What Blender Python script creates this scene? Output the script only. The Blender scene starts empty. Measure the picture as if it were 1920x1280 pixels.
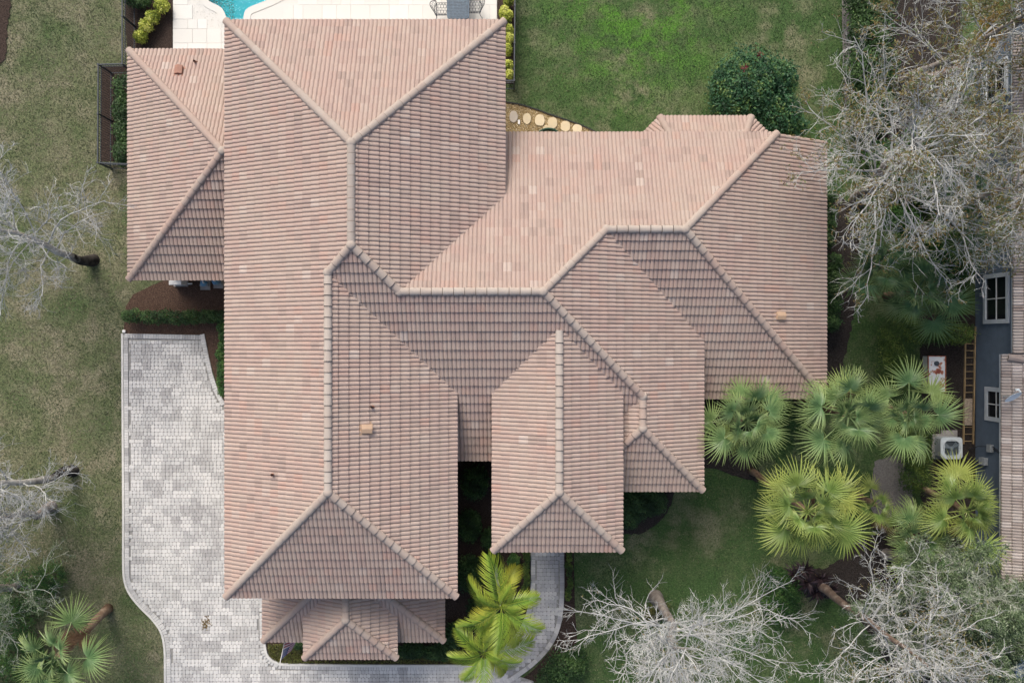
import bpy, math, random
import numpy as np
from mathutils import Vector, Matrix
from mathutils.geometry import tessellate_polygon

# ---------------------------------------------------------------- camera, sky, sun, exposure
sc = bpy.context.scene
H, F = 34.0, 1493.0                       # drone height (m), focal length in photo pixels (28 mm on 36 mm)
cam_d = bpy.data.cameras.new('camera'); cam_d.lens = 28.0; cam_d.sensor_width = 36.0
cam_d.clip_end = 1000
cam = bpy.data.objects.new('camera', cam_d); sc.collection.objects.link(cam)
cam.location = (0, 0, H); sc.camera = cam

SUN_EL, SUN_AZ = math.radians(44), math.radians(-20)      # azimuth from +Y towards +X
wd = bpy.data.worlds.new('World'); sc.world = wd; wd.use_nodes = True
nt = wd.node_tree; bg = nt.nodes['Background']
sky = nt.nodes.new('ShaderNodeTexSky'); sky.sky_type = 'NISHITA'; sky.sun_disc = False
sky.sun_elevation = SUN_EL; sky.sun_rotation = SUN_AZ
sky.air_density = 0.9; sky.dust_density = 6.0; sky.ozone_density = 0.9
nt.links.new(sky.outputs[0], bg.inputs[0]); bg.inputs[1].default_value = 0.15
sd = bpy.data.lights.new('sun', 'SUN'); sd.energy = 1.35; sd.angle = math.radians(22); sd.color = (1.0, 0.965, 0.925)
sun = bpy.data.objects.new('sun', sd); sc.collection.objects.link(sun)
sdir = Vector((math.sin(SUN_AZ) * math.cos(SUN_EL), math.cos(SUN_AZ) * math.cos(SUN_EL), math.sin(SUN_EL)))
sun.rotation_euler = (-sdir).to_track_quat('-Z', 'Y').to_euler(); sun.location = (-20, 20, 40)
vs = sc.view_settings; vs.view_transform = 'Standard'; vs.look = 'None'; vs.gamma = 1; vs.use_curve_mapping = False
vs.exposure = 0.5

rng = np.random.default_rng(7)
random.seed(7)
COL = sc.collection

def W(px, py, z=0.0):
    s = (H - z) / F
    return ((px - 960) * s, (640 - py) * s, z)
def P2(lst, z=0.0): return [W(a, b, z)[:2] for a, b in lst]

# ---------------------------------------------------------------- materials
def srgb(r, g, b):
    f = lambda c: (c / 255 / 12.92) if c / 255 <= 0.04045 else ((c / 255 + 0.055) / 1.055) ** 2.4
    return (f(r), f(g), f(b), 1)
class NT:
    def __init__(s, name):
        s.m = bpy.data.materials.new(name); s.m.use_nodes = True; s.t = s.m.node_tree
        s.b = s.t.nodes['Principled BSDF']; s.out = s.t.nodes['Material Output']
    def n(s, typ, **kw):
        x = s.t.nodes.new(typ)
        for k, v in kw.items(): setattr(x, k, v)
        return x
    def l(s, a, b): s.t.links.new(a, b)
    def rnd(s):
        a = s.n('ShaderNodeAttribute', attribute_name='rnd'); a.attribute_type = 'GEOMETRY'
        o = s.n('ShaderNodeAttribute', attribute_name='rnd'); o.attribute_type = 'OBJECT'
        m = s.n('ShaderNodeMath', operation='ADD'); s.l(a.outputs['Fac'], m.inputs[0]); s.l(o.outputs['Fac'], m.inputs[1])
        return m.outputs[0]
    def ramp(s, fac, stops, interp='LINEAR'):
        r = s.n('ShaderNodeValToRGB'); r.color_ramp.interpolation = interp
        e = r.color_ramp.elements
        while len(e) < len(stops): e.new(0.5)
        for i, (p, c) in enumerate(stops): e[i].position = p; e[i].color = (c[0], c[1], c[2], 1)
        s.l(fac, r.inputs[0]); return r.outputs[0]
    def pos(s):
        return s.n('ShaderNodeNewGeometry').outputs['Position']
    def noise(s, scale, detail=3, rough=0.55, vec=None):
        x = s.n('ShaderNodeTexNoise'); x.inputs['Scale'].default_value = scale; x.inputs['Detail'].default_value = detail
        x.inputs['Roughness'].default_value = rough
        s.l(vec if vec else s.pos(), x.inputs['Vector']); return x.outputs['Fac']
    def mix(s, fac, a, b, mode='MIX'):
        x = s.n('ShaderNodeMix', data_type='RGBA', blend_type=mode)
        if isinstance(fac, (int, float)): x.inputs[0].default_value = fac
        else: s.l(fac, x.inputs[0])
        for v, i in ((a, 6), (b, 7)):
            if isinstance(v, tuple): x.inputs[i].default_value = (v[0], v[1], v[2], 1)
            else: s.l(v, x.inputs[i])
        return x.outputs[2]
    def remap(s, v, a, b, c=0.0, d=1.0):
        x = s.n('ShaderNodeMapRange'); s.l(v, x.inputs[0])
        for i, q in enumerate((a, b, c, d)): x.inputs[i + 1].default_value = q
        return x.outputs[0]
    def bump(s, fac, strength=0.3, dist=0.02):
        x = s.n('ShaderNodeBump'); x.inputs['Strength'].default_value = strength; x.inputs['Distance'].default_value = dist
        s.l(fac, x.inputs['Height']); s.l(x.outputs[0], s.b.inputs['Normal'])
    def fin(s, col, rough=0.8, spec=0.3, metal=0.0):
        if isinstance(col, tuple): s.b.inputs['Base Color'].default_value = (col[0], col[1], col[2], 1)
        else: s.l(col, s.b.inputs['Base Color'])
        s.b.inputs['Roughness'].default_value = rough; s.b.inputs['Specular IOR Level'].default_value = spec
        s.b.inputs['Metallic'].default_value = metal
        return s.m

def plain(name, col, rough=0.7, spec=0.3, metal=0.0, var=0.12, scale=6.0):
    t = NT(name); n = t.noise(scale, 4)
    d = tuple(c * (1 - var) for c in col[:3]); u = tuple(min(1, c * (1 + var)) for c in col[:3])
    return t.fin(t.ramp(n, [(0.3, d), (0.7, u)]), rough, spec, metal)
def leafmat(name, stops, rough=0.5, trans=0.25):
    t = NT(name); c = t.ramp(t.rnd(), stops)
    t.fin(c, rough, 0.35)
    tr = t.n('ShaderNodeBsdfTranslucent'); t.l(c, tr.inputs[0])
    mx = t.n('ShaderNodeMixShader'); mx.inputs[0].default_value = trans
    t.l(t.b.outputs[0], mx.inputs[1]); t.l(tr.outputs[0], mx.inputs[2]); t.l(mx.outputs[0], t.out.inputs[0])
    return t.m

def tile_mat(name, stops, dirt):
    t = NT(name); c = t.ramp(t.rnd(), stops)
    n1 = t.noise(0.55, 3); n2 = t.noise(9.0, 4); n3 = t.noise(60.0, 2)
    c = t.mix(t.remap(n1, 0.42, 0.66, 0, 0.55), c, dirt)
    c = t.mix(t.remap(n2, 0.3, 0.75, 0, 0.45), c, t.mix(1.0, c, (0.86, 0.82, 0.8), 'MULTIPLY'))
    c = t.mix(t.remap(n3, 0.5, 0.75, 0, 0.25), c, (0.55, 0.47, 0.42))
    t.bump(n3, 0.25, 0.004)
    return t.fin(c, 0.85, 0.2)
M = {}
M['tile'] = tile_mat('roof_tile_clay', [(0.0, (.295, .23, .20)), (0.15, (.33, .25, .218)), (0.32, (.362, .286, .246)), (0.5, (.354, .26, .224)), (0.66, (.378, .302, .26)), (0.8, (.37, .254, .212)), (0.93, (.392, .316, .273)), (0.97, (.405, .335, .293)), (1.0, (.435, .372, .33))], (.365, .302, .255))
M['cap'] = tile_mat('ridge_cap_concrete', [(0.0, (.335, .25, .212)), (0.4, (.345, .285, .245)), (0.75, (.365, .32, .28)), (1.0, (.39, .355, .315))], (.335, .29, .25))
M['grey_tile'] = tile_mat('grey_brown_roof_tile', [(0.0, (.20, .165, .15)), (0.4, (.29, .26, .24)), (0.8, (.37, .345, .325)), (1.0, (.43, .39, .37))], (.31, .285, .265))
M['mortar'] = plain('mortar_lap_shade', (.10, .085, .075), 0.95)
M['deck_under'] = plain('roof_underlay', (.13, .095, .08), 0.9)
M['stucco'] = plain('cream_stucco', (.62, .54, .44), 0.9)
M['fascia'] = plain('fascia_paint', (.42, .33, .27), 0.6)
M['blue_stucco'] = plain('slate_blue_stucco', (.115, .155, .205), 0.85, scale=3.0, var=0.1)
M['white'] = plain('white_paint', (.72, .73, .72), 0.45, var=0.04)
M['offwhite'] = plain('off_white_trim', (.55, .60, .64), 0.5, var=0.05)
M['black_metal'] = plain('black_aluminium', (.035, .045, .055), 0.45, 0.5, 0.2)
M['rail_metal'] = plain('charcoal_powder_coat', (.032, .042, .052), 0.45, 0.4, 0.0)
M['iron'] = plain('cast_patio_metal', (.045, .055, .068), 0.45, 0.5, 0.3)
M['table_top'] = plain('blue_grey_table', (.045, .08, .115), 0.4, 0.5, 0.0, var=0.45, scale=12)
M['dark_glass'] = NT('dark_window_glass').fin((.012, .015, .018), 0.08, 0.6)
M['tan_vent'] = plain('tan_vent_metal', (.40, .28, .19), 0.6, var=0.06)
M['brown_vent'] = plain('brown_vent_metal', (.27, .14, .1), 0.6)
M['aluminium'] = plain('ladder_wood_tan', (.33, .24, .13), 0.6, var=0.2)
M['plank'] = plain('weathered_plank', (.32, .26, .2), 0.9, var=0.4, scale=14)
M['ac_white'] = plain('condenser_paint', (.50, .56, .58), 0.5, var=0.06)
M['ac_dark'] = plain('condenser_dark_grille', (.05, .065, .075), 0.5, 0.4)
M['ac_blade'] = plain('fan_blade_grey', (.22, .27, .30), 0.4, 0.4, 0.3)
M['concrete'] = plain('grey_concrete', (.30, .29, .275), 0.9, var=0.2)
M['kerb'] = plain('pale_concrete_edging', (.52, .52, .49), 0.9, var=0.1)
M['blue_plastic'] = plain('blue_pump_plastic', (.12, .27, .42), 0.4)
M['grey_plastic'] = plain('grey_plastic', (.30, .33, .35), 0.5)
M['pvc'] = plain('white_pvc', (.7, .7, .68), 0.4, var=0.04)
M['dish'] = plain('pale_dish_enamel', (.62, .68, .70), 0.4, var=0.05)
M['conduit'] = plain('dark_conduit', (.03, .035, .045), 0.5)
M['edging'] = plain('black_plastic_edging', (.015, .017, .016), 0.6)
M['flag_red'] = plain('flag_red_cloth', (.33, .05, .08), 0.9, var=0.06)
M['flag_white'] = plain('flag_white_cloth', (.66, .60, .62), 0.9, var=0.05)
M['flag_blue'] = plain('flag_blue_cloth', (.03, .06, .17), 0.9, var=0.06)
t = NT('rusty_white_enamel'); n = t.noise(2.6, 5, .62)
M['rust'] = t.fin(t.ramp(n, [(0.0, (.16, .035, .025)), (0.37, (.24, .06, .04)), (0.43, (.42, .17, .09)), (0.47, (.68, .70, .69)), (1, (.78, .8, .8))]), 0.55, 0.3)
t = NT('rust_edge'); M['rust_edge'] = t.fin(t.ramp(t.noise(9, 4), [(0.35, (.24, .05, .03)), (0.6, (.45, .18, .1)), (.8, (.6, .5, .42))]), 0.8)

def bark(name, a, b, c):
    t = NT(name); n1 = t.noise(3.5, 4); n2 = t.noise(22, 3)
    col = t.ramp(n1, [(0.3, a), (0.55, b), (0.75, c)])
    t.bump(n2, 0.5, 0.01); return t.fin(col, 0.95, 0.1)
M['lichen'] = bark('lichen_grey_bark', (.30, .30, .295), (.42, .435, .425), (.53, .555, .525))
M['lichen_green'] = bark('lichen_greenish_bark', (.25, .27, .23), (.36, .39, .33), (.46, .49, .43))
M['trunk_brown'] = bark('brown_trunk_bark', (.10, .075, .06), (.20, .15, .12), (.30, .25, .2))
M['trunk_grey'] = bark('grey_trunk_bark', (.16, .14, .12), (.25, .22, .2), (.36, .34, .3))
t = NT('black_stained_bark'); sp = t.n('ShaderNodeSeparateXYZ'); t.l(t.pos(), sp.inputs[0]); n1 = t.noise(4, 4)
gr = t.ramp(n1, [(.3, (.30, .29, .27)), (.7, (.48, .48, .44))]); bk = t.ramp(n1, [(.3, (.012, .011, .011)), (.7, (.06, .055, .05))])
ad = t.n('ShaderNodeMath', operation='MULTIPLY_ADD'); t.l(n1, ad.inputs[0]); ad.inputs[1].default_value = 1.6; t.l(sp.outputs[2], ad.inputs[2])
M['trunk_black'] = t.fin(t.mix(t.remap(ad.outputs[0], 1.9, 3.0), bk, gr), .95, .1)
M['palm_trunk'] = bark('palm_trunk_bark', (.15, .10, .07), (.24, .17, .12), (.32, .26, .20))
M['areca_trunk'] = bark('pale_cane_trunk', (.3, .3, .26), (.42, .43, .38), (.5, .5, .46))
M['stem'] = bark('shrub_stem', (.06, .045, .03), (.10, .08, .05), (.14, .11, .08))

G = {}
G['dark'] = leafmat('dark_green_leaf', [(0, (.014, .036, .012)), (.5, (.034, .080, .022)), (.85, (.062, .13, .035)), (1, (.11, .19, .06))])
G['mid'] = leafmat('mid_green_leaf', [(0, (.018, .055, .015)), (.5, (.042, .115, .025)), (.85, (.075, .165, .035)), (1, (.14, .23, .06))])
G['hedge'] = leafmat('hedge_leaf', [(0, (.022, .052, .012)), (.5, (.06, .115, .022)), (.85, (.115, .18, .03)), (1, (.19, .25, .05))])
G['bush'] = leafmat('bougainvillea_leaf', [(0, (.014, .05, .022)), (.45, (.032, .105, .045)), (.8, (.065, .155, .05)), (1, (.14, .21, .055))])
G['yellow'] = leafmat('yellow_croton_leaf', [(0, (.15, .20, .03)), (.4, (.34, .40, .055)), (.75, (.56, .60, .12)), (1, (.70, .70, .26))])
G['purple'] = leafmat('purple_ti_leaf', [(0, (.012, .008, .010)), (.5, (.030, .018, .022)), (.9, (.07, .045, .05)), (1, (.12, .09, .1))])
G['red'] = leafmat('red_flower', [(0, (.10, .015, .02)), (1, (.18, .035, .04))])
G['olive'] = leafmat('grey_green_leaf', [(0, (.06, .10, .045)), (.5, (.135, .20, .10)), (.85, (.21, .28, .16)), (1, (.33, .38, .27))])
G['rusty'] = leafmat('rusty_needle_leaf', [(0, (.13, .09, .04)), (.3, (.23, .165, .06)), (.5, (.24, .21, .08)), (.75, (.17, .20, .085)), (1, (.13, .19, .085))])
G['gold'] = leafmat('golden_needle_leaf', [(0, (.22, .13, .02)), (.5, (.40, .26, .04)), (1, (.52, .37, .08))])
G['cover'] = leafmat('ground_cover_leaf', [(0, (.05, .05, .015)), (.4, (.10, .10, .025)), (.7, (.10, .13, .03)), (1, (.2, .2, .05))])
def palmmat(name, base, tip, old):
    t = NT(name)
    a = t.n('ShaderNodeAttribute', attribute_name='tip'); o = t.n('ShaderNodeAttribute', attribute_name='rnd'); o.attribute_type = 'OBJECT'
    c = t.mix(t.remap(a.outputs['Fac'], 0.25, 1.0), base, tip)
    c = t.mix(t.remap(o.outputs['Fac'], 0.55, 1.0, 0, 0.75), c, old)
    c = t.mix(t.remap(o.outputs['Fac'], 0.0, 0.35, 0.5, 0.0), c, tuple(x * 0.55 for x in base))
    t.fin(c, 0.42, 0.4)
    tr = t.n('ShaderNodeBsdfTranslucent'); t.l(c, tr.inputs[0]); mx = t.n('ShaderNodeMixShader'); mx.inputs[0].default_value = 0.2
    t.l(t.b.outputs[0], mx.inputs[1]); t.l(tr.outputs[0], mx.inputs[2]); t.l(mx.outputs[0], t.out.inputs[0])
    return t.m
M['fan'] = palmmat('fan_palm_green', (.115, .215, .085), (.40, .50, .21), (.33, .40, .13))
M['fan_y'] = palmmat('fan_palm_yellow_green', (.15, .24, .06), (.45, .52, .16), (.43, .45, .12))
M['fan_d'] = palmmat('fan_palm_deep_green', (.055, .125, .055), (.16, .24, .10), (.14, .17, .06))
M['areca'] = palmmat('areca_green', (.13, .25, .03), (.38, .43, .05), (.45, .42, .05))
M['dead_frond'] = palmmat('dead_palm_frond', (.14, .085, .05), (.20, .13, .08), (.12, .075, .045))

# lawn
def lawn_mat():
    t = NT('lawn_turf'); p = t.pos()
    big = t.noise(0.16, 4, .6, p); med = t.noise(0.9, 5, .65, p); fine = t.noise(14, 4, .7, p); vfine = t.noise(45, 3, .7, p)
    sep = t.n('ShaderNodeSeparateXYZ'); t.l(p, sep.inputs[0])
    gx = t.remap(sep.outputs[0], -14, 2, 0.0, 1.0)                      # the west yard is thinner and drier turf
    dry = t.ramp(fine, [(0.3, (.115, .115, .072)), (0.5, (.20, .19, .125)), (0.72, (.31, .29, .205))])
    olive = t.ramp(fine, [(0.3, (.062, .085, .038)), (0.5, (.115, .138, .068)), (0.72, (.20, .21, .118))])
    lush = t.ramp(fine, [(0.3, (.024, .055, .018)), (0.5, (.050, .098, .032)), (0.74, (.098, .155, .056))])
    bright = t.ramp(fine, [(0.3, (.032, .088, .015)), (0.5, (.068, .175, .026)), (0.74, (.15, .30, .055))])
    west = t.mix(t.remap(med, 0.42, 0.60), olive, dry)
    west = t.mix(t.remap(big, 0.50, 0.62, 0, .7), west, olive)
    west = t.mix(t.remap(t.noise(0.33, 3, .6, p), 0.50, 0.66, 0, .65), west, lush)
    east = t.mix(t.remap(med, 0.44, 0.62, 0, .75), lush, olive)
    east = t.mix(t.remap(t.noise(0.45, 4, .65, p), 0.50, 0.64, 0, .6), east, dry)
    east = t.mix(t.remap(t.noise(0.3, 3, .6, p), 0.42, 0.60, .55, 0), east, lush)
    # vigorous patch in the open back lawn
    vd = t.n('ShaderNodeVectorMath', operation='DISTANCE'); t.l(p, vd.inputs[0]); vd.inputs[1].default_value = (5.5, 14.0, 0)
    patch = t.remap(vd.outputs['Value'], 1.2, 5.0, 1.0, 0.0)
    mm = t.n('ShaderNodeMath', operation='MULTIPLY'); t.l(patch, mm.inputs[0]); t.l(t.remap(t.noise(0.8, 4, .65, p), 0.44, 0.58), mm.inputs[1])
    east = t.mix(mm.outputs[0], east, bright)
    c = t.mix(gx, west, east)
    c = t.mix(t.remap(vfine, 0.55, 0.8, 0, .35), c, (.22, .22, .12))
    t.bump(vfine, 0.8, 0.03)
    return t.fin(c, 0.95, 0.1)
M['lawn'] = lawn_mat()
G['grass'] = leafmat('grass_blade', [(0, (.04, .068, .026)), (.35, (.08, .108, .045)), (.6, (.13, .135, .075)), (.85, (.21, .195, .13)), (1, (.32, .29, .21))], 0.7, 0.3)
G['grass_l'] = leafmat('lush_grass_blade', [(0, (.02, .042, .014)), (.4, (.04, .078, .026)), (.7, (.075, .115, .04)), (.9, (.13, .15, .07)), (1, (.2, .2, .12))], 0.7, 0.3)
def mulchmat(name, a, b, c):
    t = NT(name); n = t.noise(22, 5, .7); m = t.noise(1.3, 3); v = t.n('ShaderNodeTexVoronoi'); v.inputs['Scale'].default_value = 28; t.l(t.pos(), v.inputs['Vector'])
    col = t.ramp(n, [(0.32, a), (0.55, b), (0.8, c)])
    col = t.mix(t.remap(m, .5, .7, 0, .5), col, b)
    t.bump(v.outputs['Distance'], 0.7, 0.03); return t.fin(col, 0.95, 0.1)
M['mulch'] = mulchmat('brown_mulch', (.018, .013, .011), (.052, .038, .031), (.125, .095, .08))
M['mulch_r'] = mulchmat('reddish_mulch', (.035, .022, .016), (.09, .058, .043), (.19, .135, .105))
M['dirt'] = mulchmat('dark_soil', (.012, .011, .010), (.040, .034, .031), (.095, .085, .08))
M['sand'] = mulchmat('grey_sandy_soil', (.10, .097, .09), (.19, .182, .17), (.28, .27, .255))
M['litter'] = mulchmat('brown_leaf_litter', (.085, .078, .05), (.155, .142, .095), (.24, .22, .155))
M['pebbles'] = mulchmat('tan_pea_gravel', (.16, .12, .06), (.33, .25, .13), (.62, .54, .38))
M['pebble'] = leafmat('pea_gravel_stone', [(0, (.16, .11, .05)), (.4, (.34, .26, .12)), (.75, (.52, .42, .24)), (1, (.75, .70, .58))], .8, 0.0)
t = NT('sand_joint'); M['joint'] = t.fin(t.ramp(t.noise(12, 3), [(.3, (.19, .19, .18)), (.7, (.29, .29, .275))]), .95)
t = NT('concrete_paver'); c = t.ramp(t.rnd(), [(0, (.30, .30, .295)), (.3, (.375, .375, .37)), (.5, (.455, .46, .45)), (.75, (.53, .53, .515)), (1, (.585, .585, .565))])
c = t.mix(t.remap(t.noise(.35, 3), .4, .65, 0, .35), c, (.55, .55, .52)); c = t.mix(t.remap(t.noise(30, 3), .5, .8, 0, .3), c, (.33, .33, .33))
M['paver'] = t.fin(c, .9, .2)
t = NT('walk_paver'); c = t.ramp(t.rnd(), [(0, (.27, .27, .275)), (.4, (.38, .38, .38)), (.7, (.47, .465, .455)), (1, (.56, .55, .53))])
M['walkpaver'] = t.fin(t.mix(t.remap(t.noise(25, 3), .5, .8, 0, .3), c, (.3, .3, .3)), .9, .2)
t = NT('travertine'); c = t.ramp(t.rnd(), [(0, (.57, .57, .535)), (.5, (.60, .60, .565)), (1, (.63, .63, .60))])
M['travertine'] = t.fin(t.mix(t.remap(t.noise(2.2, 5), .45, .7, 0, .4), c, (.54, .55, .53)), .7, .2)
t = NT('flagstone'); c = t.ramp(t.rnd(), [(0, (.36, .34, .33)), (.5, (.50, .42, .27)), (1, (.60, .52, .36))])
M['flagstone'] = t.fin(t.mix(t.remap(t.noise(6, 4), .45, .7, 0, .5), c, (.45, .40, .30)), .9, .2)
M['pool_plaster'] = plain('aqua_pool_plaster', (.12, .62, .68), 0.6, var=.06)
t = NT('pool_water'); g = t.n('ShaderNodeBsdfGlass'); g.inputs['Color'].default_value = (.60, .95, .98, 1); g.inputs['IOR'].default_value = 1.33; g.inputs['Roughness'].default_value = 0.02
tr = t.n('ShaderNodeBsdfTransparent'); tr.inputs[0].default_value = (.55, .93, .96, 1); gl = t.n('ShaderNodeBsdfGlossy'); gl.inputs['Roughness'].default_value = .05
fr = t.n('ShaderNodeFresnel'); fr.inputs[0].default_value = 1.33; mx = t.n('ShaderNodeMixShader'); bp = t.n('ShaderNodeBump'); bp.inputs['Strength'].default_value = .5; bp.inputs['Distance'].default_value = .06
t.l(t.noise(5, 3), bp.inputs['Height']); t.l(bp.outputs[0], gl.inputs['Normal']); t.l(bp.outputs[0], fr.inputs['Normal'])
t.l(fr.outputs[0], mx.inputs[0]); t.l(tr.outputs[0], mx.inputs[1]); t.l(gl.outputs[0], mx.inputs[2]); t.l(mx.outputs[0], t.out.inputs[0]); M['water'] = t.m

# ---------------------------------------------------------------- mesh helpers
def link(o, parent=None):
    COL.objects.link(o)
    if parent is not None: o.parent = parent
    return o
def tag(o, label=None, cat=None, group=None, kind=None):
    if label: o['label'] = label
    if cat: o['category'] = cat
    if group: o['group'] = group
    if kind: o['kind'] = kind
    return o
def thing(name, label, cat, loc=(0, 0, 0), group=None, rotz=0):
    o = bpy.data.objects.new(name, None); o.empty_display_size = 0.2; o.location = loc; o.rotation_euler = (0, 0, rotz)
    link(o); return tag(o, label, cat, group)
def mk_mesh(name, verts, faces, mats, face_rnd=None, pt_tip=None, mat_idx=None, smooth=False):
    me = bpy.data.meshes.new(name)
    if isinstance(faces, np.ndarray):
        n, k = faces.shape
        v = np.asarray(verts, dtype=np.float32)
        me.vertices.add(len(v)); me.vertices.foreach_set('co', v.ravel())
        me.loops.add(n * k); me.loops.foreach_set('vertex_index', faces.astype(np.int32).ravel())
        me.polygons.add(n); me.polygons.foreach_set('loop_start', np.arange(0, n * k, k, dtype=np.int32))
        me.update(calc_edges=True)
    else:
        me.from_pydata([tuple(v) for v in verts], [], faces)
    for m in (mats if isinstance(mats, (list, tuple)) else [mats]): me.materials.append(m)
    if face_rnd is not None:
        a = me.attributes.new('rnd', 'FLOAT', 'FACE'); a.data.foreach_set('value', np.asarray(face_rnd, dtype=np.float32))
    if pt_tip is not None:
        a = me.attributes.new('tip', 'FLOAT', 'POINT'); a.data.foreach_set('value', np.asarray(pt_tip, dtype=np.float32))
    if mat_idx is not None: me.polygons.foreach_set('material_index', np.asarray(mat_idx, dtype=np.int32))
    me.polygons.foreach_set('use_smooth', np.full(len(me.polygons), bool(smooth)))
    me.update(); return me
def obj(name, me, parent=None, loc=None):
    o = bpy.data.objects.new(name, me)
    if loc is not None: o.location = loc
    return link(o, parent)
class MB:
    """collects polygons of one mesh"""
    def __init__(s): s.v = []; s.f = []; s.r = []; s.mi = []
    def add(s, vs, fs, rnd=0.5, mi=0):
        b = len(s.v); s.v += [tuple(x) for x in vs]
        for f in fs: s.f.append([b + i for i in f]); s.r.append(rnd); s.mi.append(mi)
    def box(s, x0, x1, y0, y1, z0, z1, rnd=.5, mi=0, bev=0.0):
        if bev <= 0:
            s.add([(x0, y0, z0), (x1, y0, z0), (x1, y1, z0), (x0, y1, z0), (x0, y0, z1), (x1, y0, z1), (x1, y1, z1), (x0, y1, z1)],
                  [(3, 2, 1, 0), (4, 5, 6, 7), (0, 1, 5, 4), (1, 2, 6, 5), (2, 3, 7, 6), (3, 0, 4, 7)], rnd, mi)
        else:
            b = bev
            s.add([(x0, y0, z0), (x1, y0, z0), (x1, y1, z0), (x0, y1, z0), (x0, y0, z1 - b), (x1, y0, z1 - b), (x1, y1, z1 - b), (x0, y1, z1 - b),
                   (x0 + b, y0 + b, z1), (x1 - b, y0 + b, z1), (x1 - b, y1 - b, z1), (x0 + b, y1 - b, z1)],
                  [(3, 2, 1, 0), (8, 9, 10, 11), (0, 1, 5, 4), (1, 2, 6, 5), (2, 3, 7, 6), (3, 0, 4, 7), (4, 5, 9, 8), (5, 6, 10, 9), (6, 7, 11, 10), (7, 4, 8, 11)], rnd, mi)
    def prism(s, poly, z0, z1, rnd=.5, mi=0, inset=0.0):
        n = len(poly); cx = sum(p[0] for p in poly) / n; cy = sum(p[1] for p in poly) / n
        vs = [(x, y, z0) for x, y in poly]
        if inset > 0:
            vs += [(x, y, z1 - inset) for x, y in poly]
            for x, y in poly:
                d = math.hypot(x - cx, y - cy) or 1; k = max(0, 1 - 1.3 * inset / d); vs.append((cx + (x - cx) * k, cy + (y - cy) * k, z1))
            fs = [[2 * n + i for i in range(n)]] + [(i, (i + 1) % n, n + (i + 1) % n, n + i) for i in range(n)] + [(n + i, n + (i + 1) % n, 2 * n + (i + 1) % n, 2 * n + i) for i in range(n)]
        else:
            vs += [(x, y, z1) for x, y in poly]
            fs = [[n + i for i in range(n)]] + [(i, (i + 1) % n, n + (i + 1) % n, n + i) for i in range(n)]
        s.add(vs, fs, rnd, mi)
    def tube(s, pts, rad, sides=6, rnd=.5, mi=0, cap=True):
        pts = [Vector(p) for p in pts]; n = len(pts)
        if not isinstance(rad, (list, tuple)): rad = [rad] * n
        vs = []; prev = None
        for i, p in enumerate(pts):
            t = (pts[min(i + 1, n - 1)] - pts[max(i - 1, 0)]).normalized()
            a = prev if prev is not None else (Vector((0, 0, 1)) if abs(t.z) < .9 else Vector((1, 0, 0)))
            u = (a - t * a.dot(t)).normalized(); w = t.cross(u); prev = u
            for k in range(sides):
                q = 2 * math.pi * k / sides; vs.append(p + (u * math.cos(q) + w * math.sin(q)) * rad[i])
        fs = [(i * sides + k, i * sides + (k + 1) % sides, (i + 1) * sides + (k + 1) % sides, (i + 1) * sides + k) for i in range(n - 1) for k in range(sides)]
        if cap: fs += [list(range(sides))[::-1], [(n - 1) * sides + k for k in range(sides)]]
        s.add(vs, fs, rnd, mi)
    def mesh(s, name, mats, off=(0, 0, 0), smooth=False, rnd=True):
        v = [(a - off[0], b - off[1], c - off[2]) for a, b, c in s.v]
        return mk_mesh(name, v, s.f, mats, s.r if rnd else None, None, s.mi, smooth)
    def build(s, name, mats, parent=None, off=None, smooth=False, rnd=False):
        """vertices given in world space; parent root gives the offset"""
        o = off if off is not None else (tuple(parent.location) if parent is not None else (0, 0, 0))
        return obj(name, s.mesh(name, mats, o, smooth, rnd), parent)

def sheet(name, poly, z, mat, kind='structure', thick=None, parent=None):
    tri = tessellate_polygon([[Vector((x, y, 0)) for x, y in poly]])
    vs = [(x, y, z) for x, y in poly]; fs = []
    for a, b, c in tri:
        pa, pb, pc = vs[a], vs[b], vs[c]
        cr = (pb[0] - pa[0]) * (pc[1] - pa[1]) - (pb[1] - pa[1]) * (pc[0] - pa[0])
        fs.append((a, b, c) if cr > 0 else (a, c, b))
    o = obj(name, mk_mesh(name, vs, fs, mat), parent)
    if parent is None: tag(o, kind=kind)
    return o
def inside(p, poly):
    x, y = p; c = False; n = len(poly)
    for i in range(n):
        x1, y1 = poly[i]; x2, y2 = poly[(i + 1) % n]
        if (y1 > y) != (y2 > y) and x < (x2 - x1) * (y - y1) / (y2 - y1) + x1: c = not c
    return c
def np_inside(P, poly):
    x, y = P[:, 0], P[:, 1]; c = np.zeros(len(P), bool); n = len(poly)
    for i in range(n):
        x1, y1 = poly[i]; x2, y2 = poly[(i + 1) % n]
        if y1 == y2: continue
        m = ((y1 > y) != (y2 > y)) & (x < (x2 - x1) * (y - y1) / (y2 - y1) + x1); c ^= m
    return c
def smoothline(pts, n=6):
    out = []
    for i in range(len(pts) - 1):
        p0 = pts[max(i - 1, 0)]; p1 = pts[i]; p2 = pts[i + 1]; p3 = pts[min(i + 2, len(pts) - 1)]
        for k in range(n):
            t = k / n
            out.append(tuple(.5 * (2 * p1[j] + (p2[j] - p0[j]) * t + (2 * p0[j] - 5 * p1[j] + 4 * p2[j] - p3[j]) * t * t + (3 * p1[j] - p0[j] - 3 * p2[j] + p3[j]) * t ** 3) for j in range(len(p1))))
    out.append(tuple(pts[-1])); return out

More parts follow.
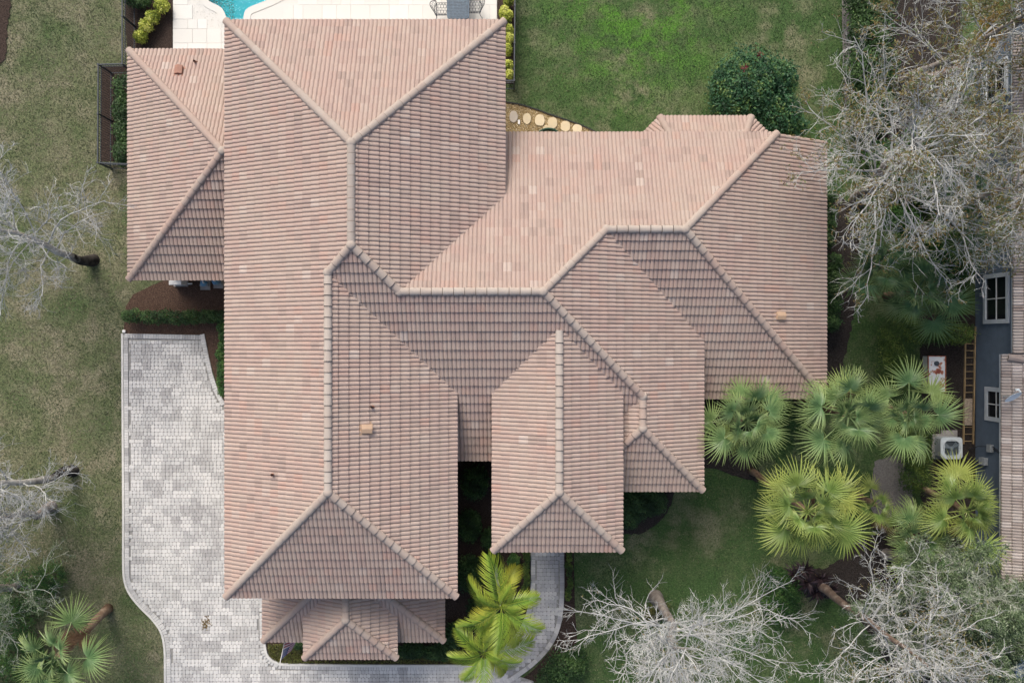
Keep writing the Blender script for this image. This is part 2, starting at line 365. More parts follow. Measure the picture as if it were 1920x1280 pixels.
# ---------------------------------------------------------------- ground, beds, paths
pool = smoothline(P2([(463, 52), (464, 33), (469, 22), (490, 13), (520, 0), (560, -25), (600, -70), (560, -130), (450, -150), (370, -110), (362, -50), (383, 0), (395, 12), (412, 21), (420, 38), (430, 52)]), 3)
def sheet_hole(name, outer, hole, z, mat):
    tri = tessellate_polygon([[Vector((x, y, 0)) for x, y in outer], [Vector((x, y, 0)) for x, y in hole]])
    vs = [(x, y, z) for x, y in outer + hole]; fs = []
    for a, b, c in tri:
        cr = (vs[b][0] - vs[a][0]) * (vs[c][1] - vs[a][1]) - (vs[b][1] - vs[a][1]) * (vs[c][0] - vs[a][0]); fs.append((a, b, c) if cr > 0 else (a, c, b))
    return tag(obj(name, mk_mesh(name, vs, fs, mat)), kind='structure')
sheet_hole('lawn', [(-160, -160), (160, -160), (160, 160), (-160, 160)], pool, 0, M['lawn'])
beds = {
 'fence_strip': ([(930, -60), (966, -60), (966, 158), (930, 158)], 'mulch'),
 'pool_side_bed': ([(232, -60), (326, -60), (326, 130), (243, 130), (236, 60)], 'mulch'),
 'fence_bed': ([(190, 124), (260, 124), (260, 303), (190, 303)], 'mulch'),
 'utility_bed': ([(430, 500), (330, 515), (285, 535), (250, 552), (236, 575), (232, 622), (233, 640), (300, 640), (386, 640), (398, 690), (410, 730), (425, 760), (470, 770), (470, 500)], 'mulch_r'),
 'courtyard_bed': ([(700, 700), (1000, 700), (996, 1110), (984, 1160), (960, 1200), (925, 1228), (880, 1244), (700, 1244), (540, 1244), (518, 1241), (504, 1230), (498, 1215), (497, 1150), (700, 1150)], 'mulch'),
 'walk_border_bed': ([(1056, 1000), (1075, 1000), (1078, 1140), (1082, 1200), (1070, 1240), (1050, 1300), (940, 1300), (1000, 1255), (1035, 1215), (1052, 1170)], 'mulch'),
 'corner_bed': ([(1150, 880), (1270, 880), (1262, 930), (1252, 960), (1225, 985), (1190, 1000), (1150, 985)], 'dirt'),
 'east_bed': ([(1500, 380), (1595, 380), (1610, 500), (1590, 640), (1560, 720), (1500, 730)], 'dirt'),
 'side_yard': ([(1722, 590), (1900, 590), (1900, 1010), (1760, 1010), (1725, 930), (1728, 760)], 'dirt'),
 'sandy_patch': ([(1640, 865), (1700, 850), (1712, 910), (1706, 965), (1660, 985), (1632, 940)], 'sand'),
 'palm_bed': ([(1300, 740), (1390, 745), (1400, 800), (1415, 860), (1425, 900), (1400, 898), (1345, 880), (1300, 860)], 'dirt'),
 'gutter_strip': ([(1576, -80), (1597, -80), (1594, 215), (1584, 215), (1580, 120)], 'sand'),
 'hedge_ground': ([(1597, -80), (1800, -80), (1800, 260), (1720, 300), (1597, 250)], 'dirt'),  # dark ground colour under the hedge, carried on to its east
 'shrub_bed': ([(1480, 1065), (1555, 1060), (1640, 1000), (1800, 960), (1850, 1340), (1700, 1340), (1650, 1220), (1580, 1130), (1500, 1110)], 'dirt'),
 'verge_sheet': ([(-80, -80), (18, -80), (14, 60), (2, 120), (-80, 140)], 'mulch'),  # dark brown sheet over the northwest corner, reuses the mulch colour
}
SOFT = ('corner_bed', 'sandy_patch', 'palm_bed', 'shrub_bed', 'verge_sheet', 'east_bed', 'trunk_ring', 'bare_soil')
for i, (k, (pl, m)) in enumerate(beds.items()):
    pts = P2(pl); pts = smoothline(pts + [pts[0]], 4)[:-1] if k in SOFT else pts
    if k in SOFT:                         # ragged natural outline
        q = []; rj = random.Random(i)
        for j in range(len(pts)):
            a_, b_ = pts[j], pts[(j + 1) % len(pts)]; nn_ = max(1, int(math.hypot(b_[0] - a_[0], b_[1] - a_[1]) / .12))
            q += [(a_[0] + (b_[0] - a_[0]) * u / nn_ + rj.gauss(0, .035), a_[1] + (b_[1] - a_[1]) * u / nn_ + rj.gauss(0, .035)) for u in range(nn_)]
        pts = q
    sheet(k, pts, 0.006 + 0.002 * i, M[m])

# driveway ----------------------------------------------------
left_edge = P2([(233, 625), (234, 800), (235, 960), (235, 1060), (238, 1090), (247, 1112), (266, 1136), (288, 1158), (304, 1180), (311, 1205), (313, 1240), (313, 1330)])
right_edge = P2([(385, 628), (392, 665), (400, 700), (409, 728), (424, 757)])
garden_edge = P2([(496, 1150), (497, 1205), (500, 1222), (508, 1234), (522, 1241), (545, 1244), (700, 1246), (885, 1246)])
drive_poly = smoothline(left_edge, 3) + P2([(1010, 1330), (1000, 1275), (960, 1262)]) + garden_edge[::-1] + P2([(496, 760)]) + right_edge[::-1]
dr = sheet('driveway', drive_poly, 0.040, M['joint'])
walk_outer = P2([(1057, 990), (1058, 1060), (1058, 1110), (1055, 1150), (1047, 1185), (1030, 1216), (1005, 1243), (975, 1266), (945, 1285)])
walk_inner = P2([(995, 990), (995, 1060), (994, 1105), (986, 1150), (965, 1190), (930, 1222), (885, 1246)])
walk_poly = smoothline(walk_outer, 3) + P2([(885, 1285)]) + smoothline(walk_inner, 3)[::-1]
wk = sheet('walkway', walk_poly, 0.044, M['joint'])

def seg_dist(p, line):
    best = 9e9
    for i in range(len(line) - 1):
        x1, y1 = line[i]; x2, y2 = line[i + 1]; dx, dy = x2 - x1, y2 - y1; L2 = dx * dx + dy * dy
        t = 0 if L2 == 0 else max(0, min(1, ((p[0] - x1) * dx + (p[1] - y1) * dy) / L2))
        best = min(best, math.hypot(p[0] - x1 - t * dx, p[1] - y1 - t * dy))
    return best
def oct_poly(x0, x1, y0, y1, c):
    return [(x0 + c, y0), (x1 - c, y0), (x1, y0 + c), (x1, y1 - c), (x1 - c, y1), (x0 + c, y1), (x0, y1 - c), (x0, y0 + c)]
_pv_cache = {}
def paver_field(parent, poly, edges, mat, z0, cell, seed, zone_skip, border, rot=0.0, n_ind=300):
    r = random.Random(seed)
    xs = [p[0] for p in poly]; ys = [p[1] for p in poly]
    items = []
    y = min(ys); row = 0
    widths = [cell] * 7 + [cell * 1.5, cell * .5]
    while y < max(ys):
        h = cell; x = min(xs) - (cell * .5 if row % 2 else 0)
        while x < max(xs):
            w = r.choice(widths); g = 0.006
            cx, cy = x + w / 2, y + h / 2
            if not zone_skip(cx, cy) and all(inside(q, poly) for q in ((x, y), (x + w, y), (x + w, y + h), (x, y + h))) and min(seg_dist((cx, cy), e) for e in edges) > border + h * .22:
                items.append((cx, cy, w - g, h - g, 0.0))
            x += w
        y += h; row += 1
    # soldier course along the edges
    for e in edges:
        acc = 0.0
        for i in range(len(e) - 1):
            (x1, y1), (x2, y2) = e[i], e[i + 1]; L = math.hypot(x2 - x1, y2 - y1)
            if L == 0: continue
            ux, uy = (x2 - x1) / L, (y2 - y1) / L; t0 = acc
            while t0 < L:
                px_, py_ = x1 + ux * t0, y1 + uy * t0
                for sg in (1, -1):
                    q = (px_ - uy * sg * border * .5, py_ + ux * sg * border * .5)
                    if inside(q, poly) and not zone_skip(*q):
                        items.append((q[0], q[1], .105, border - .012, math.atan2(uy, ux))); break
                t0 += .112
            acc = t0 - L
    seeds = {}
    def tone(cx, cy):      # pavers come off mixed pallets: small clusters share a tone
        k = (round(cx / .42), round(cy / .36)); v = seeds.setdefault(k, r.random())
        return max(0, min(1, .72 * v + .28 * r.random()))
    order = sorted(range(len(items)), key=lambda i: -items[i][2] * items[i][3])
    ind = set(order[:n_ind]); mb = MB()
    for i, (cx, cy, w, h, a) in enumerate(items):
        zz = z0 + r.uniform(-.003, .003) + (.008 if a else 0); c = min(w, h) * (.19 if a == 0 else .06); v = tone(cx, cy)
        if i in ind:
            key = (round(w, 3), round(h, 3), parent.name)
            if key not in _pv_cache:
                m_ = MB(); m_.prism(oct_poly(-w / 2, w / 2, -h / 2, h / 2, c), -.03, 0, inset=.008); _pv_cache[key] = m_.mesh('paver', mat, rnd=False)
            o = obj('paver', _pv_cache[key], parent, (cx, cy, zz)); o['rnd'] = v; o.rotation_euler = (0, 0, a)
        else:
            ca, sa = math.cos(a), math.sin(a)
            pl = [(cx + u * ca - q * sa, cy + u * sa + q * ca) for u, q in oct_poly(-w / 2, w / 2, -h / 2, h / 2, c)]
            mb.prism(pl, zz - .03, zz, v, 0, .008)
    if mb.v: tag(mb.build('paver_field', mat, parent, (0, 0, 0), rnd=True), kind='stuff')
hx0, hx1, hy0, hy1 = -8.6, -2.9, -10.6, 9
paver_field(dr, drive_poly, [smoothline(left_edge, 3), P2([(233, 625), (385, 628)]), right_edge, smoothline(garden_edge, 3)], M['paver'], .068, .156, 3,
            lambda x, y: hx0 < x < hx1 and hy0 < y < hy1 or y < -15.2, .2)
paver_field(wk, walk_poly, [smoothline(walk_outer, 3), smoothline(walk_inner, 3)], M['walkpaver'], .074, .168, 5, lambda x, y: y < -15.2, .2)
# kerb strips
def ribbon(name, line, w, z0, z1, mat, kind='structure', parent=None):
    vs = []; n = len(line)
    for i, p in enumerate(line):
        a = line[max(i - 1, 0)]; b = line[min(i + 1, n - 1)]; L = math.hypot(b[0] - a[0], b[1] - a[1]) or 1
        nx, ny = -(b[1] - a[1]) / L * w / 2, (b[0] - a[0]) / L * w / 2
        vs += [(p[0] + nx, p[1] + ny, z0), (p[0] + nx, p[1] + ny, z1), (p[0] - nx, p[1] - ny, z1), (p[0] - nx, p[1] - ny, z0)]
    fs = []
    for i in range(n - 1):
        for k in range(3): fs.append((4 * i + k, 4 * i + k + 1, 4 * i + 4 + k + 1, 4 * i + 4 + k))
    o = obj(name, mk_mesh(name, vs, fs, mat), parent)
    return tag(o, kind=kind) if parent is None and kind else o
ribbon('driveway_kerb', smoothline([(x - .05, y) for x, y in left_edge], 4), .09, 0, .082, M['kerb'])
ribbon('garden_kerb', smoothline([(x, y) for x, y in garden_edge[1:]], 5), .10, 0, .095, M['kerb'])

# pool deck ------------------------------------------------------------
pool_c = pool
deck_out = P2([(325, -170), (932, -170), (932, 190), (325, 190)])
dk = sheet_hole('pool_deck', deck_out, pool, .03, M['travertine'])
r = random.Random(11); cache = {}; y = W(0, 100)[1]; row = 0
while y < W(0, -55)[1]:
    h = (.41, .61)[row % 2]; x = deck_out[0][0] + .02 - (0 if row % 2 else .2)
    while x < deck_out[1][0] - .02:
        w = r.choice((.41, .61, .61, .82)); x0 = max(x, deck_out[0][0] + .01); x1 = min(x + w, deck_out[1][0] - .01)
        cs = [(x0, y), (x1, y), (x1, y + h), (x0, y + h), ((x0 + x1) / 2, y + h / 2), ((x0 + x1) / 2, y), ((x0 + x1) / 2, y + h)]
        if x1 - x0 > .1 and not any(inside(q, pool_c) for q in cs) and min(seg_dist(q, pool + [pool[0]]) for q in cs) > .3:
            k = (round(x1 - x0, 2), h)
            if k not in cache:
                m_ = MB(); m_.box(-k[0] / 2 + .004, k[0] / 2 - .004, -h / 2 + .004, h / 2 - .004, -.02, 0, bev=.004); cache[k] = m_.mesh('deck_tile', M['travertine'], rnd=False)
            o = obj('deck_tile', cache[k], dk, ((x0 + x1) / 2, y + h / 2, .046 + r.uniform(-.001, .001))); o['rnd'] = r.random()
        x += w
    y += h; row += 1
ribbon('pool_coping', pool + [pool[0]], .3, .02, .050, M['travertine'], parent=dk)
sheet('pool_water', pool, -.06, M['water'])
m = MB(); n = len(pool)
m.add([(x, y, .02) for x, y in pool] + [(x, y, -1.3) for x, y in pool], [(i, (i + 1) % n, n + (i + 1) % n, n + i) for i in range(n)])
tag(m.build('pool_wall', M['pool_plaster']), kind='structure'); sheet('pool_floor', pool, -1.3, M['pool_plaster'])

# gravel bed with stepping stones ---------------------------------------
gl = P2([(946, 192), (975, 197), (1005, 206), (1035, 217), (1065, 227), (1090, 236), (1112, 246), (1130, 256)])
gb = sheet('gravel_bed', smoothline(gl, 4) + P2([(1130, 300), (940, 300), (940, 192)]), 0.040, M['pebbles'])
ribbon('bed_edging', smoothline(gl, 4), .05, 0, .10, M['edging'])
P = rng.uniform(0, 1, (9000, 2)); gpl = smoothline(gl, 4) + P2([(1130, 262), (946, 262)])
lo = np.min(gpl, 0); hi = np.max(gpl, 0); P = lo + P * (hi - lo); P = P[np_inside(P, gpl)]
k = len(P); s_ = rng.uniform(.012, .028, k); a_ = rng.uniform(0, 6.28, k); V = np.zeros((k, 5, 3)); 
for j in range(4):
    V[:, j, 0] = P[:, 0] + np.cos(a_ + j * 1.57) * s_ * (1.3 if j % 2 else .9); V[:, j, 1] = P[:, 1] + np.sin(a_ + j * 1.57) * s_ * (1.3 if j % 2 else .9); V[:, j, 2] = .036
V[:, 4, :2] = P; V[:, 4, 2] = .045 + s_ * .8
Fc = np.concatenate([np.stack([np.arange(k) * 5 + j, np.arange(k) * 5 + (j + 1) % 4, np.arange(k) * 5 + 4], 1) for j in range(4)])
o = obj('pebbles', mk_mesh('pebbles', V.reshape(-1, 3), Fc, M['pebble'], np.tile(rng.random(k), 4)), gb); tag(o, kind='stuff')
for i, (px, py, a, b, q, rr) in enumerate([(963, 220, 8, 11, .1, .15), (988, 224, 8, 11, 0, .75), (1012, 227, 9, 11, .4, .9), (1036, 232, 9, 11, .2, .6), (1060, 238, 9, 10, .5, .65), (1082, 243, 9, 9, .3, .85), (1024, 243, 6, 7, .2, .5)]):
    c = W(px, py); rr_ = random.Random(i); pl = []
    for kk in range(14):
        an = 2 * math.pi * kk / 14; ex = 1 / max(abs(math.cos(an)) ** (2 + 2 * q) + abs(math.sin(an)) ** (2 + 2 * q), .01) ** (1 / (2 + 2 * q))
        pl.append((math.cos(an) * ex * a / 43.9 * rr_.uniform(.93, 1.06), math.sin(an) * ex * b / 43.9 * rr_.uniform(.93, 1.06)))
    m = MB(); m.prism(pl, 0, .06, rr, inset=.015); o = m.build('stepping_stone', M['flagstone'], None, (0, 0, 0), rnd=True); o.location = (c[0], c[1], .036)
    tag(o, ['round grey stepping stone beside the clay roof eave, at the end of the row', 'round pale green stepping stone with a bluish centre', 'cream rounded square stepping stone between the greenish round one and a tan one', 'tan rounded square stepping stone, fourth from the roof corner', 'tan stepping stone, fifth along the gravel path from the roof corner', 'cream stepping stone at the narrow end of the gravel bed', 'small grey stepping stone partly under the eave in front of the others'][i], 'stepping stone', 'stepping stones set in the gravel bed')
m = MB(); m.box(*[W(971, 231)[0], W(975, 231)[0]], W(0, 234)[1], W(0, 226)[1], .045, .09, bev=.01); o = m.build('white_block', M['white'], None); tag(o, 'small white block lying on the gravel between two round stepping stones', 'block')
# dark hose reel rim peeping out under the eave
m = MB(); c = W(1028, 262); m.tube([(c[0] + .52 * math.cos(q), c[1] + .42 * math.sin(q), .2) for q in np.linspace(0, 6.283, 25)], .04, 8); m.tube([(c[0] + .50 * math.cos(q), c[1] + .40 * math.sin(q), .1) for q in np.linspace(0, 6.283, 25)], .05, 8)
rt = thing('garden_hose', 'coiled dark green garden hose on the gravel below the eave', 'hose', (c[0], c[1], .05)); m.build('coil', plain('dark_green_hose', (.01, .05, .03), .4), rt, smooth=True)

# ---------------------------------------------------------------- the tiled house
house = thing('house', 'large house with many hipped roofs of pinkish clay barrel tiles', 'house', (0, 0, 0))
TH = math.atan(.5); CT, ST = math.cos(TH), math.sin(TH)
E, EL, LO = 5.4, 4.09, 2.96
xw, xa, yn, yc, xb, ysb = -10.25, -.29, 11.48, -1.82, -2.01, -9.14
N_, S_, E_, W_ = (0, -1), (0, 1), (-1, 0), (1, 0)      # uphill direction of a face that looks N, S, E, W
s2 = 2 ** -.5
FACES = [  # eave point, eave height, uphill direction, convex plan pieces
 ((xw, 0), E, W_, [[(xw, yn), (xw, 2.3), (-6.13, 2.3), (-5.27, 3.16), (-5.27, 6.5)], [(xw, 2.3), (xw, ysb), (-6.13, -5.02), (-6.13, 2.3)]]),
 ((xa, 0), E, E_, [[(-5.27, 6.5), (-5.27, 3.16), (-3.79, 1.68), (xa, 5.18), (xa, yn)]]),
 ((0, yn), E, N_, [[(xw, yn), (-5.27, 6.5), (xa, yn)]]),
 ((0, yc), E, S_, [[(-6.13, 2.3), (-3.79, -.04), (-3.79, 1.68), (-5.27, 3.16)], [(-3.79, 1.68), (-3.79, -.04), (-2.3, -1.53), (-2.3, 1.68)],
     [(-2.3, 1.68), (-2.3, -4.42), (-.4, -4.42), (-.4, 1.68)], [(-.4, 1.68), (-.4, -1.55), (1.63, .48), (1.63, 1.1), (1.05, 1.68)],
     [(1.63, 1.1), (1.63, .48), (3.8, -1.69), (3.8, -1.07)], [(3.8, -1.07), (3.8, -2.88), (4.705, -1.975)]]),
 ((xb, 0), E, E_, [[(-6.13, 2.3), (-6.13, -5.02), (xb, ysb), (xb, -1.82)]]),
 ((0, ysb), E, S_, [[(xw, ysb), (xb, ysb), (-6.13, -5.02)]]),
 ((0, 7.8), EL, N_, [[(-.7, 7.8), (-.7, 1.68), (1.05, 1.68), (3.31, 3.94), (3.31, 7.8)], [(3.31, 7.8), (3.31, 3.94), (6.08, 3.94), (9.94, 7.8)], [(-.7, 4.77), (-3.79, 1.68), (-.7, 1.68)]]),
 ((7.15, 0), EL, E_, [[(1.05, 1.68), (4.705, -1.975), (7.15, -1.975), (7.15, .08), (3.31, 3.94)], [(4.705, -1.975), (4.705, -3.13), (7.15, -5.57), (7.15, -1.975)]]),
 ((0, -2.18), LO, S_, [[(3.31, 3.94), (7.0, .23), (7.0, 3.02), (6.08, 3.94)], [(7.0, 3.02), (7.0, -2.18), (12.2, -2.18)]]),
 ((12.2, 0), LO, E_, [[(6.08, 3.94), (12.2, -2.18), (12.2, 7.8), (9.94, 7.8)]]),
 ((-.67, 0), E, W_, [[(-.67, -7.49), (1.63, -5.19), (1.63, .48), (-.67, -1.82)]]),
 ((3.93, 0), E, E_, [[(3.93, -7.49), (3.93, -1.82), (1.63, .48), (1.63, -5.19)]]),
 ((0, -7.49), E, S_, [[(-.67, -7.49), (3.93, -7.49), (1.63, -5.19)]]),
 ((0, -5.57), EL, S_, [[(3.0, -5.57), (7.15, -5.57), (4.705, -3.13), (3.0, -4.83)]]),
 ((2.26, 0), EL, W_, [[(3.0, -4.83), (4.705, -3.13), (4.705, -1.975), (3.0, -3.68)]]),
 ((-14.94, 0), 2.9, W_, [[(-14.94, 11.35), (-14.94, 2.44), (-10.485, 6.895)]]),
 ((0, 11.35), 2.9, N_, [[(-14.94, 11.35), (-10.485, 6.895), (-9.7, 6.895), (-9.7, 11.35)]]),
 ((0, 2.44), 2.9, S_, [[(-14.94, 2.44), (-9.7, 2.44), (-9.7, 6.895), (-10.485, 6.895)]]),
 ((-9.69, 0), 2.9, W_, [[(-9.69, -11.66), (-6.53, -8.5), (-9.69, -8.5)]]),
 ((-2.67, 0), 2.9, E_, [[(-2.67, -11.66), (-2.67, -8.5), (-5.83, -8.5)]]),
 ((0, -11.66), 2.9, S_, [[(-9.69, -11.66), (-2.67, -11.66), (-5.83, -8.5), (-6.53, -8.5)]]),
 ((-7.93, 0), 3.5, W_, [[(-7.93, -12.09), (-6.18, -10.34), (-6.18, -8.71), (-7.93, -10.46)]]),
 ((-4.43, 0), 3.5, E_, [[(-4.43, -12.09), (-4.43, -10.46), (-6.18, -8.71), (-6.18, -10.34)]]),
 ((0, -12.09), 3.5, S_, [[(-7.93, -12.09), (-4.43, -12.09), (-6.18, -10.34)]]),
 ((0, 8.75), 2.9, N_, [[(5.77, 8.75), (6.29, 7.5), (8.81, 7.5), (9.33, 8.75)]]),
 ((5.77, 8.75), 2.9, (s2, -s2), [[(5.77, 8.75), (4.52, 7.5), (6.29, 7.5)]]),
 ((9.33, 8.75), 2.9, (-s2, -s2), [[(9.33, 8.75), (8.81, 7.5), (10.58, 7.5)]]),
]
def ccw(p):
    a = sum(p[i][0] * p[(i + 1) % len(p)][1] - p[(i + 1) % len(p)][0] * p[i][1] for i in range(len(p)))
    return p if a > 0 else p[::-1]
def face_z(f, x, y): return f[1] + .5 * ((x - f[0][0]) * f[2][0] + (y - f[0][1]) * f[2][1])
for i, f in enumerate(FACES): FACES[i] = (f[0], f[1], f[2], [ccw(p) for p in f[3]])
def roof_top(x, y):
    b = -1
    for f in FACES:
        if any(inside((x, y), p) for p in f[3]): b = max(b, face_z(f, x, y))
    return b
TW, TL = .300, .360
def tile_profile(scale_b=1.0, hb=.038):
    one = [(0, -.004), (.011, -.004), (.023, .014), (.046, .032), (.083, hb), (.120, .032), (.143, .014)]
    return [(b * scale_b, h) for b, h in one] + [((.15 + b) * scale_b, h) for b, h in one] + [(.30 * scale_b, 0)]
def tile_template(prof, L):
    vs = []; nb = len(prof)
    for b, h in prof: vs.append((b, -.025, h + .054))
    for b, h in prof: vs.append((b, L + .03, h * .94 - .002))
    for b, h in prof: vs.append((b, -.060, h * .7 - .004))
    fs = [(i, i + 1, nb + i + 1, nb + i) for i in range(nb - 1)] + [(2 * nb + i, 2 * nb + i + 1, i + 1, i) for i in range(nb - 1)]
    return np.array(vs), fs
def clip_poly(pts, hp):     # pts: list of (b,a,h); hp: list of (nb,na,c) keep nb*b+na*a>=c
    for nb, na, c in hp:
        out = []; n = len(pts)
        if n < 3: return []
        d = [nb * p[0] + na * p[1] - c for p in pts]
        for i in range(n):
            j = (i + 1) % n
            if d[i] >= 0: out.append(pts[i])
            if (d[i] >= 0) != (d[j] >= 0):
                t = d[i] / (d[i] - d[j]); out.append(tuple(pts[i][k] + t * (pts[j][k] - pts[i][k]) for k in range(3)))
        pts = out
    return pts
def lay_tiles(faces, root, mat, scale_b=1.0, pitch=.5, seed=1, n_ind=300, hide=None, names=('tile', 'tile_field')):
    r = random.Random(seed); th = math.atan(pitch); ct, st = math.cos(th), math.sin(th)
    tw = TW * scale_b; T, TF = tile_template(tile_profile(scale_b), TL)
    TFa = np.array(TF); tm = mk_mesh('tile', T, TF, mat)
    whole = []; mv = []; mf = []; mr = []
    for fi, f in enumerate(faces):
        o3 = np.array((f[0][0], f[0][1], f[1])); d = f[2]
        ea = np.array((d[0] * ct, d[1] * ct, st)); eb = np.array((d[1], -d[0], 0.0)); nn = np.cross(eb, ea)
        pcs = [[(((x - o3[0]) * eb[0] + (y - o3[1]) * eb[1]), ((x - o3[0]) * d[0] + (y - o3[1]) * d[1]) / ct) for x, y in p] for p in f[3]]
        pcs = [ccw(p) for p in pcs]; hps = []
        amin = min(q[1] for p in pcs for q in p)
        for p in pcs:
            hp = []
            for i in range(len(p)):
                (b1, a1), (b2, a2) = p[i], p[(i + 1) % len(p)]
                if abs(a1 - amin) < 1e-3 and abs(a2 - amin) < 1e-3: continue      # the eave itself: tiles overhang
                L = math.hypot(b2 - b1, a2 - a1)
                if L < 1e-6: continue
                nb_, na_ = -(a2 - a1) / L, (b2 - b1) / L; hp.append((nb_, na_, nb_ * b1 + na_ * a1))
            hps.append(hp)
        def inn(b, a): return any(all(h[0] * b + h[1] * a >= h[2] - 1e-6 for h in hp) for hp in hps)
        bmin = min(q[0] for p in pcs for q in p); bmax = max(q[0] for p in pcs for q in p); amax = max(q[1] for p in pcs for q in p)
        a = amin; ci = 0
        while a < amax:
            b = math.floor(bmin / tw) * tw
            run = 0; rv = .5
            while b < bmax:
                cor = [(b, a), (b + tw, a), (b + tw, a + TL), (b, a + TL), (b + tw / 2, a + TL / 2)]
                ins = [inn(*q) for q in cor]
                near = any(ins)
                if not near:
                    for hp in hps:
                        if len(clip_poly([(q[0], q[1], 0) for q in cor[:4]], hp)) >= 3: near = True; break
                if near:
                    c3 = o3 + eb * (b + tw / 2) + ea * (a + TL / 2)
                    if hide is None or c3[2] > hide(c3[0], c3[1]) - .22:
                        u = r.random()
                        rv = u * .94 if r.random() < .975 else .95 + .05 * r.random()
                        rv = rv if r.random() > .45 else .45 + .35 * (rv - .5)
                        jit = r.uniform(-.004, .004); jb = r.uniform(-.003, .003)
                        if all(ins): whole.append((o3 + eb * (b + jb) + ea * (a + jit) + nn * r.uniform(0, .003), eb, ea, nn, rv, hide is None or c3[2] > hide(c3[0], c3[1]) - .05))
                        else:
                            TT = T + np.array((b, a, 0))
                            for hp in hps:
                                for q in TF:
                                    pl = clip_poly([tuple(TT[k]) for k in q], hp)
                                    if len(pl) >= 3:
                                        s0 = len(mv)
                                        for (pb, pa, ph) in pl: mv.append(o3 + eb * pb + ea * pa + nn * ph)
                                        mf.append(list(range(s0, s0 + len(pl)))); mr.append(rv)
                b += tw
            a += TL; ci += 1
    def parea(w):
        pts = []
        for b, a in ((0, 0), (tw, 0), (tw, TL), (0, TL)):
            q = w[0] + w[1] * b + w[2] * a; s = F / (H - q[2]); pts.append((q[0] * s, q[1] * s))
        return abs(sum(pts[i][0] * pts[(i + 1) % 4][1] - pts[(i + 1) % 4][0] * pts[i][1] for i in range(4))) * .5
    vis = sorted([i for i, w in enumerate(whole) if w[5] and abs(w[0][0]) < 22 and abs(w[0][1]) < 14], key=lambda i: -parea(whole[i]))
    ind = set(vis[:n_ind]); rl = np.array(root.location)
    rest = [w for i, w in enumerate(whole) if i not in ind]
    for i in ind:
        w = whole[i]; o = obj(names[0], tm, root); mt = Matrix.Identity(4)
        for k in range(3): mt[k][0] = w[1][k]; mt[k][1] = w[2][k]; mt[k][2] = w[3][k]; mt[k][3] = w[0][k] - rl[k]
        o.matrix_local = mt; o['rnd'] = w[4]
    if rest:
        O = np.array([w[0] for w in rest]); EB = np.array([w[1] for w in rest]); EA = np.array([w[2] for w in rest]); NN = np.array([w[3] for w in rest]); RV = np.array([w[4] for w in rest])
        V = O[:, None] + EB[:, None] * T[None, :, 0:1] + EA[:, None] * T[None, :, 1:2] + NN[:, None] * T[None, :, 2:3]
        k = len(rest); nv = len(T); Fq = (TFa[None] + (np.arange(k) * nv)[:, None, None]).reshape(-1, 4)
        tag(obj(names[1], mk_mesh(names[1], V.reshape(-1, 3) - rl, Fq, mat, np.repeat(RV, len(TF))), root), kind='stuff')
    if mv: tag(obj('cut_tile_field', mk_mesh('cut_tile_field', np.array(mv) - rl, mf, mat, mr), root), kind='stuff')
lay_tiles(FACES, house, M['tile'], hide=roof_top)
# the sheathing below the tiles, fascia at the eaves
mb = MB(); fb = MB()
for f in FACES:
    for p in f[3]: mb.add([(x, y, face_z(f, x, y) - .012) for x, y in p], [list(range(len(p)))])
    amin = min(face_z(f, x, y) for p in f[3] for x, y in p)
    for p in f[3]:
        for i in range(len(p)):
            q, s = p[i], p[(i + 1) % len(p)]
            if abs(face_z(f, *q) - amin) < 2e-3 and abs(face_z(f, *s) - amin) < 2e-3 and math.hypot(q[0] - s[0], q[1] - s[1]) > .2:
                ix, iy = f[2]; A = [(q[0] + ix * .04, q[1] + iy * .04), (s[0] + ix * .04, s[1] + iy * .04)]; B = [(A[0][0] + ix * .55, A[0][1] + iy * .55), (A[1][0] + ix * .55, A[1][1] + iy * .55)]
                fb.add([(*A[0], amin - .22), (*A[1], amin - .22), (*A[1], amin), (*A[0], amin), (*B[0], amin - .22), (*B[1], amin - .22)], [(0, 1, 2, 3), (0, 4, 5, 1)])
mb.build('roof_deck', M['deck_under'], house); fb.build('fascia', M['fascia'], house)
m = MB(); m.add([(9.94, 7.81, EL), (12.2, 7.81, LO), (12.2, 7.81, LO - .22), (9.94, 7.81, EL - .3)], [(3, 2, 1, 0)]); m.build('rake_board', M['fascia'], house)
# walls under the roofs
for x0, x1, y0, y1, z in [(-9.6, -.95, -1.2, 10.85, 5.2), (-9.61, -2.6, -8.5, -1.1, 5.21), (-.9, 6.5, -1.1, 7.15, 3.86), (6.4, 11.55, -1.55, 7.16, 2.74), (6.45, 9.3, 4.2, 7.17, 3.87), (-.05, 3.3, -6.2, -1.15, 5.19), (3.2, 6.52, -4.9, -1.0, 3.87), (-14.3, -9.5, 3.05, 10.7, 2.68), (-9.05, -3.3, -11.05, -8.4, 2.69), (-7.3, -5.05, -11.5, -11.0, 3.2), (5.9, 9.2, 7.1, 8.15, 2.67)]:
    m = MB(); m.box(x0, x1, y0, y1, 0, z); m.build('wall', M['stucco'], house)
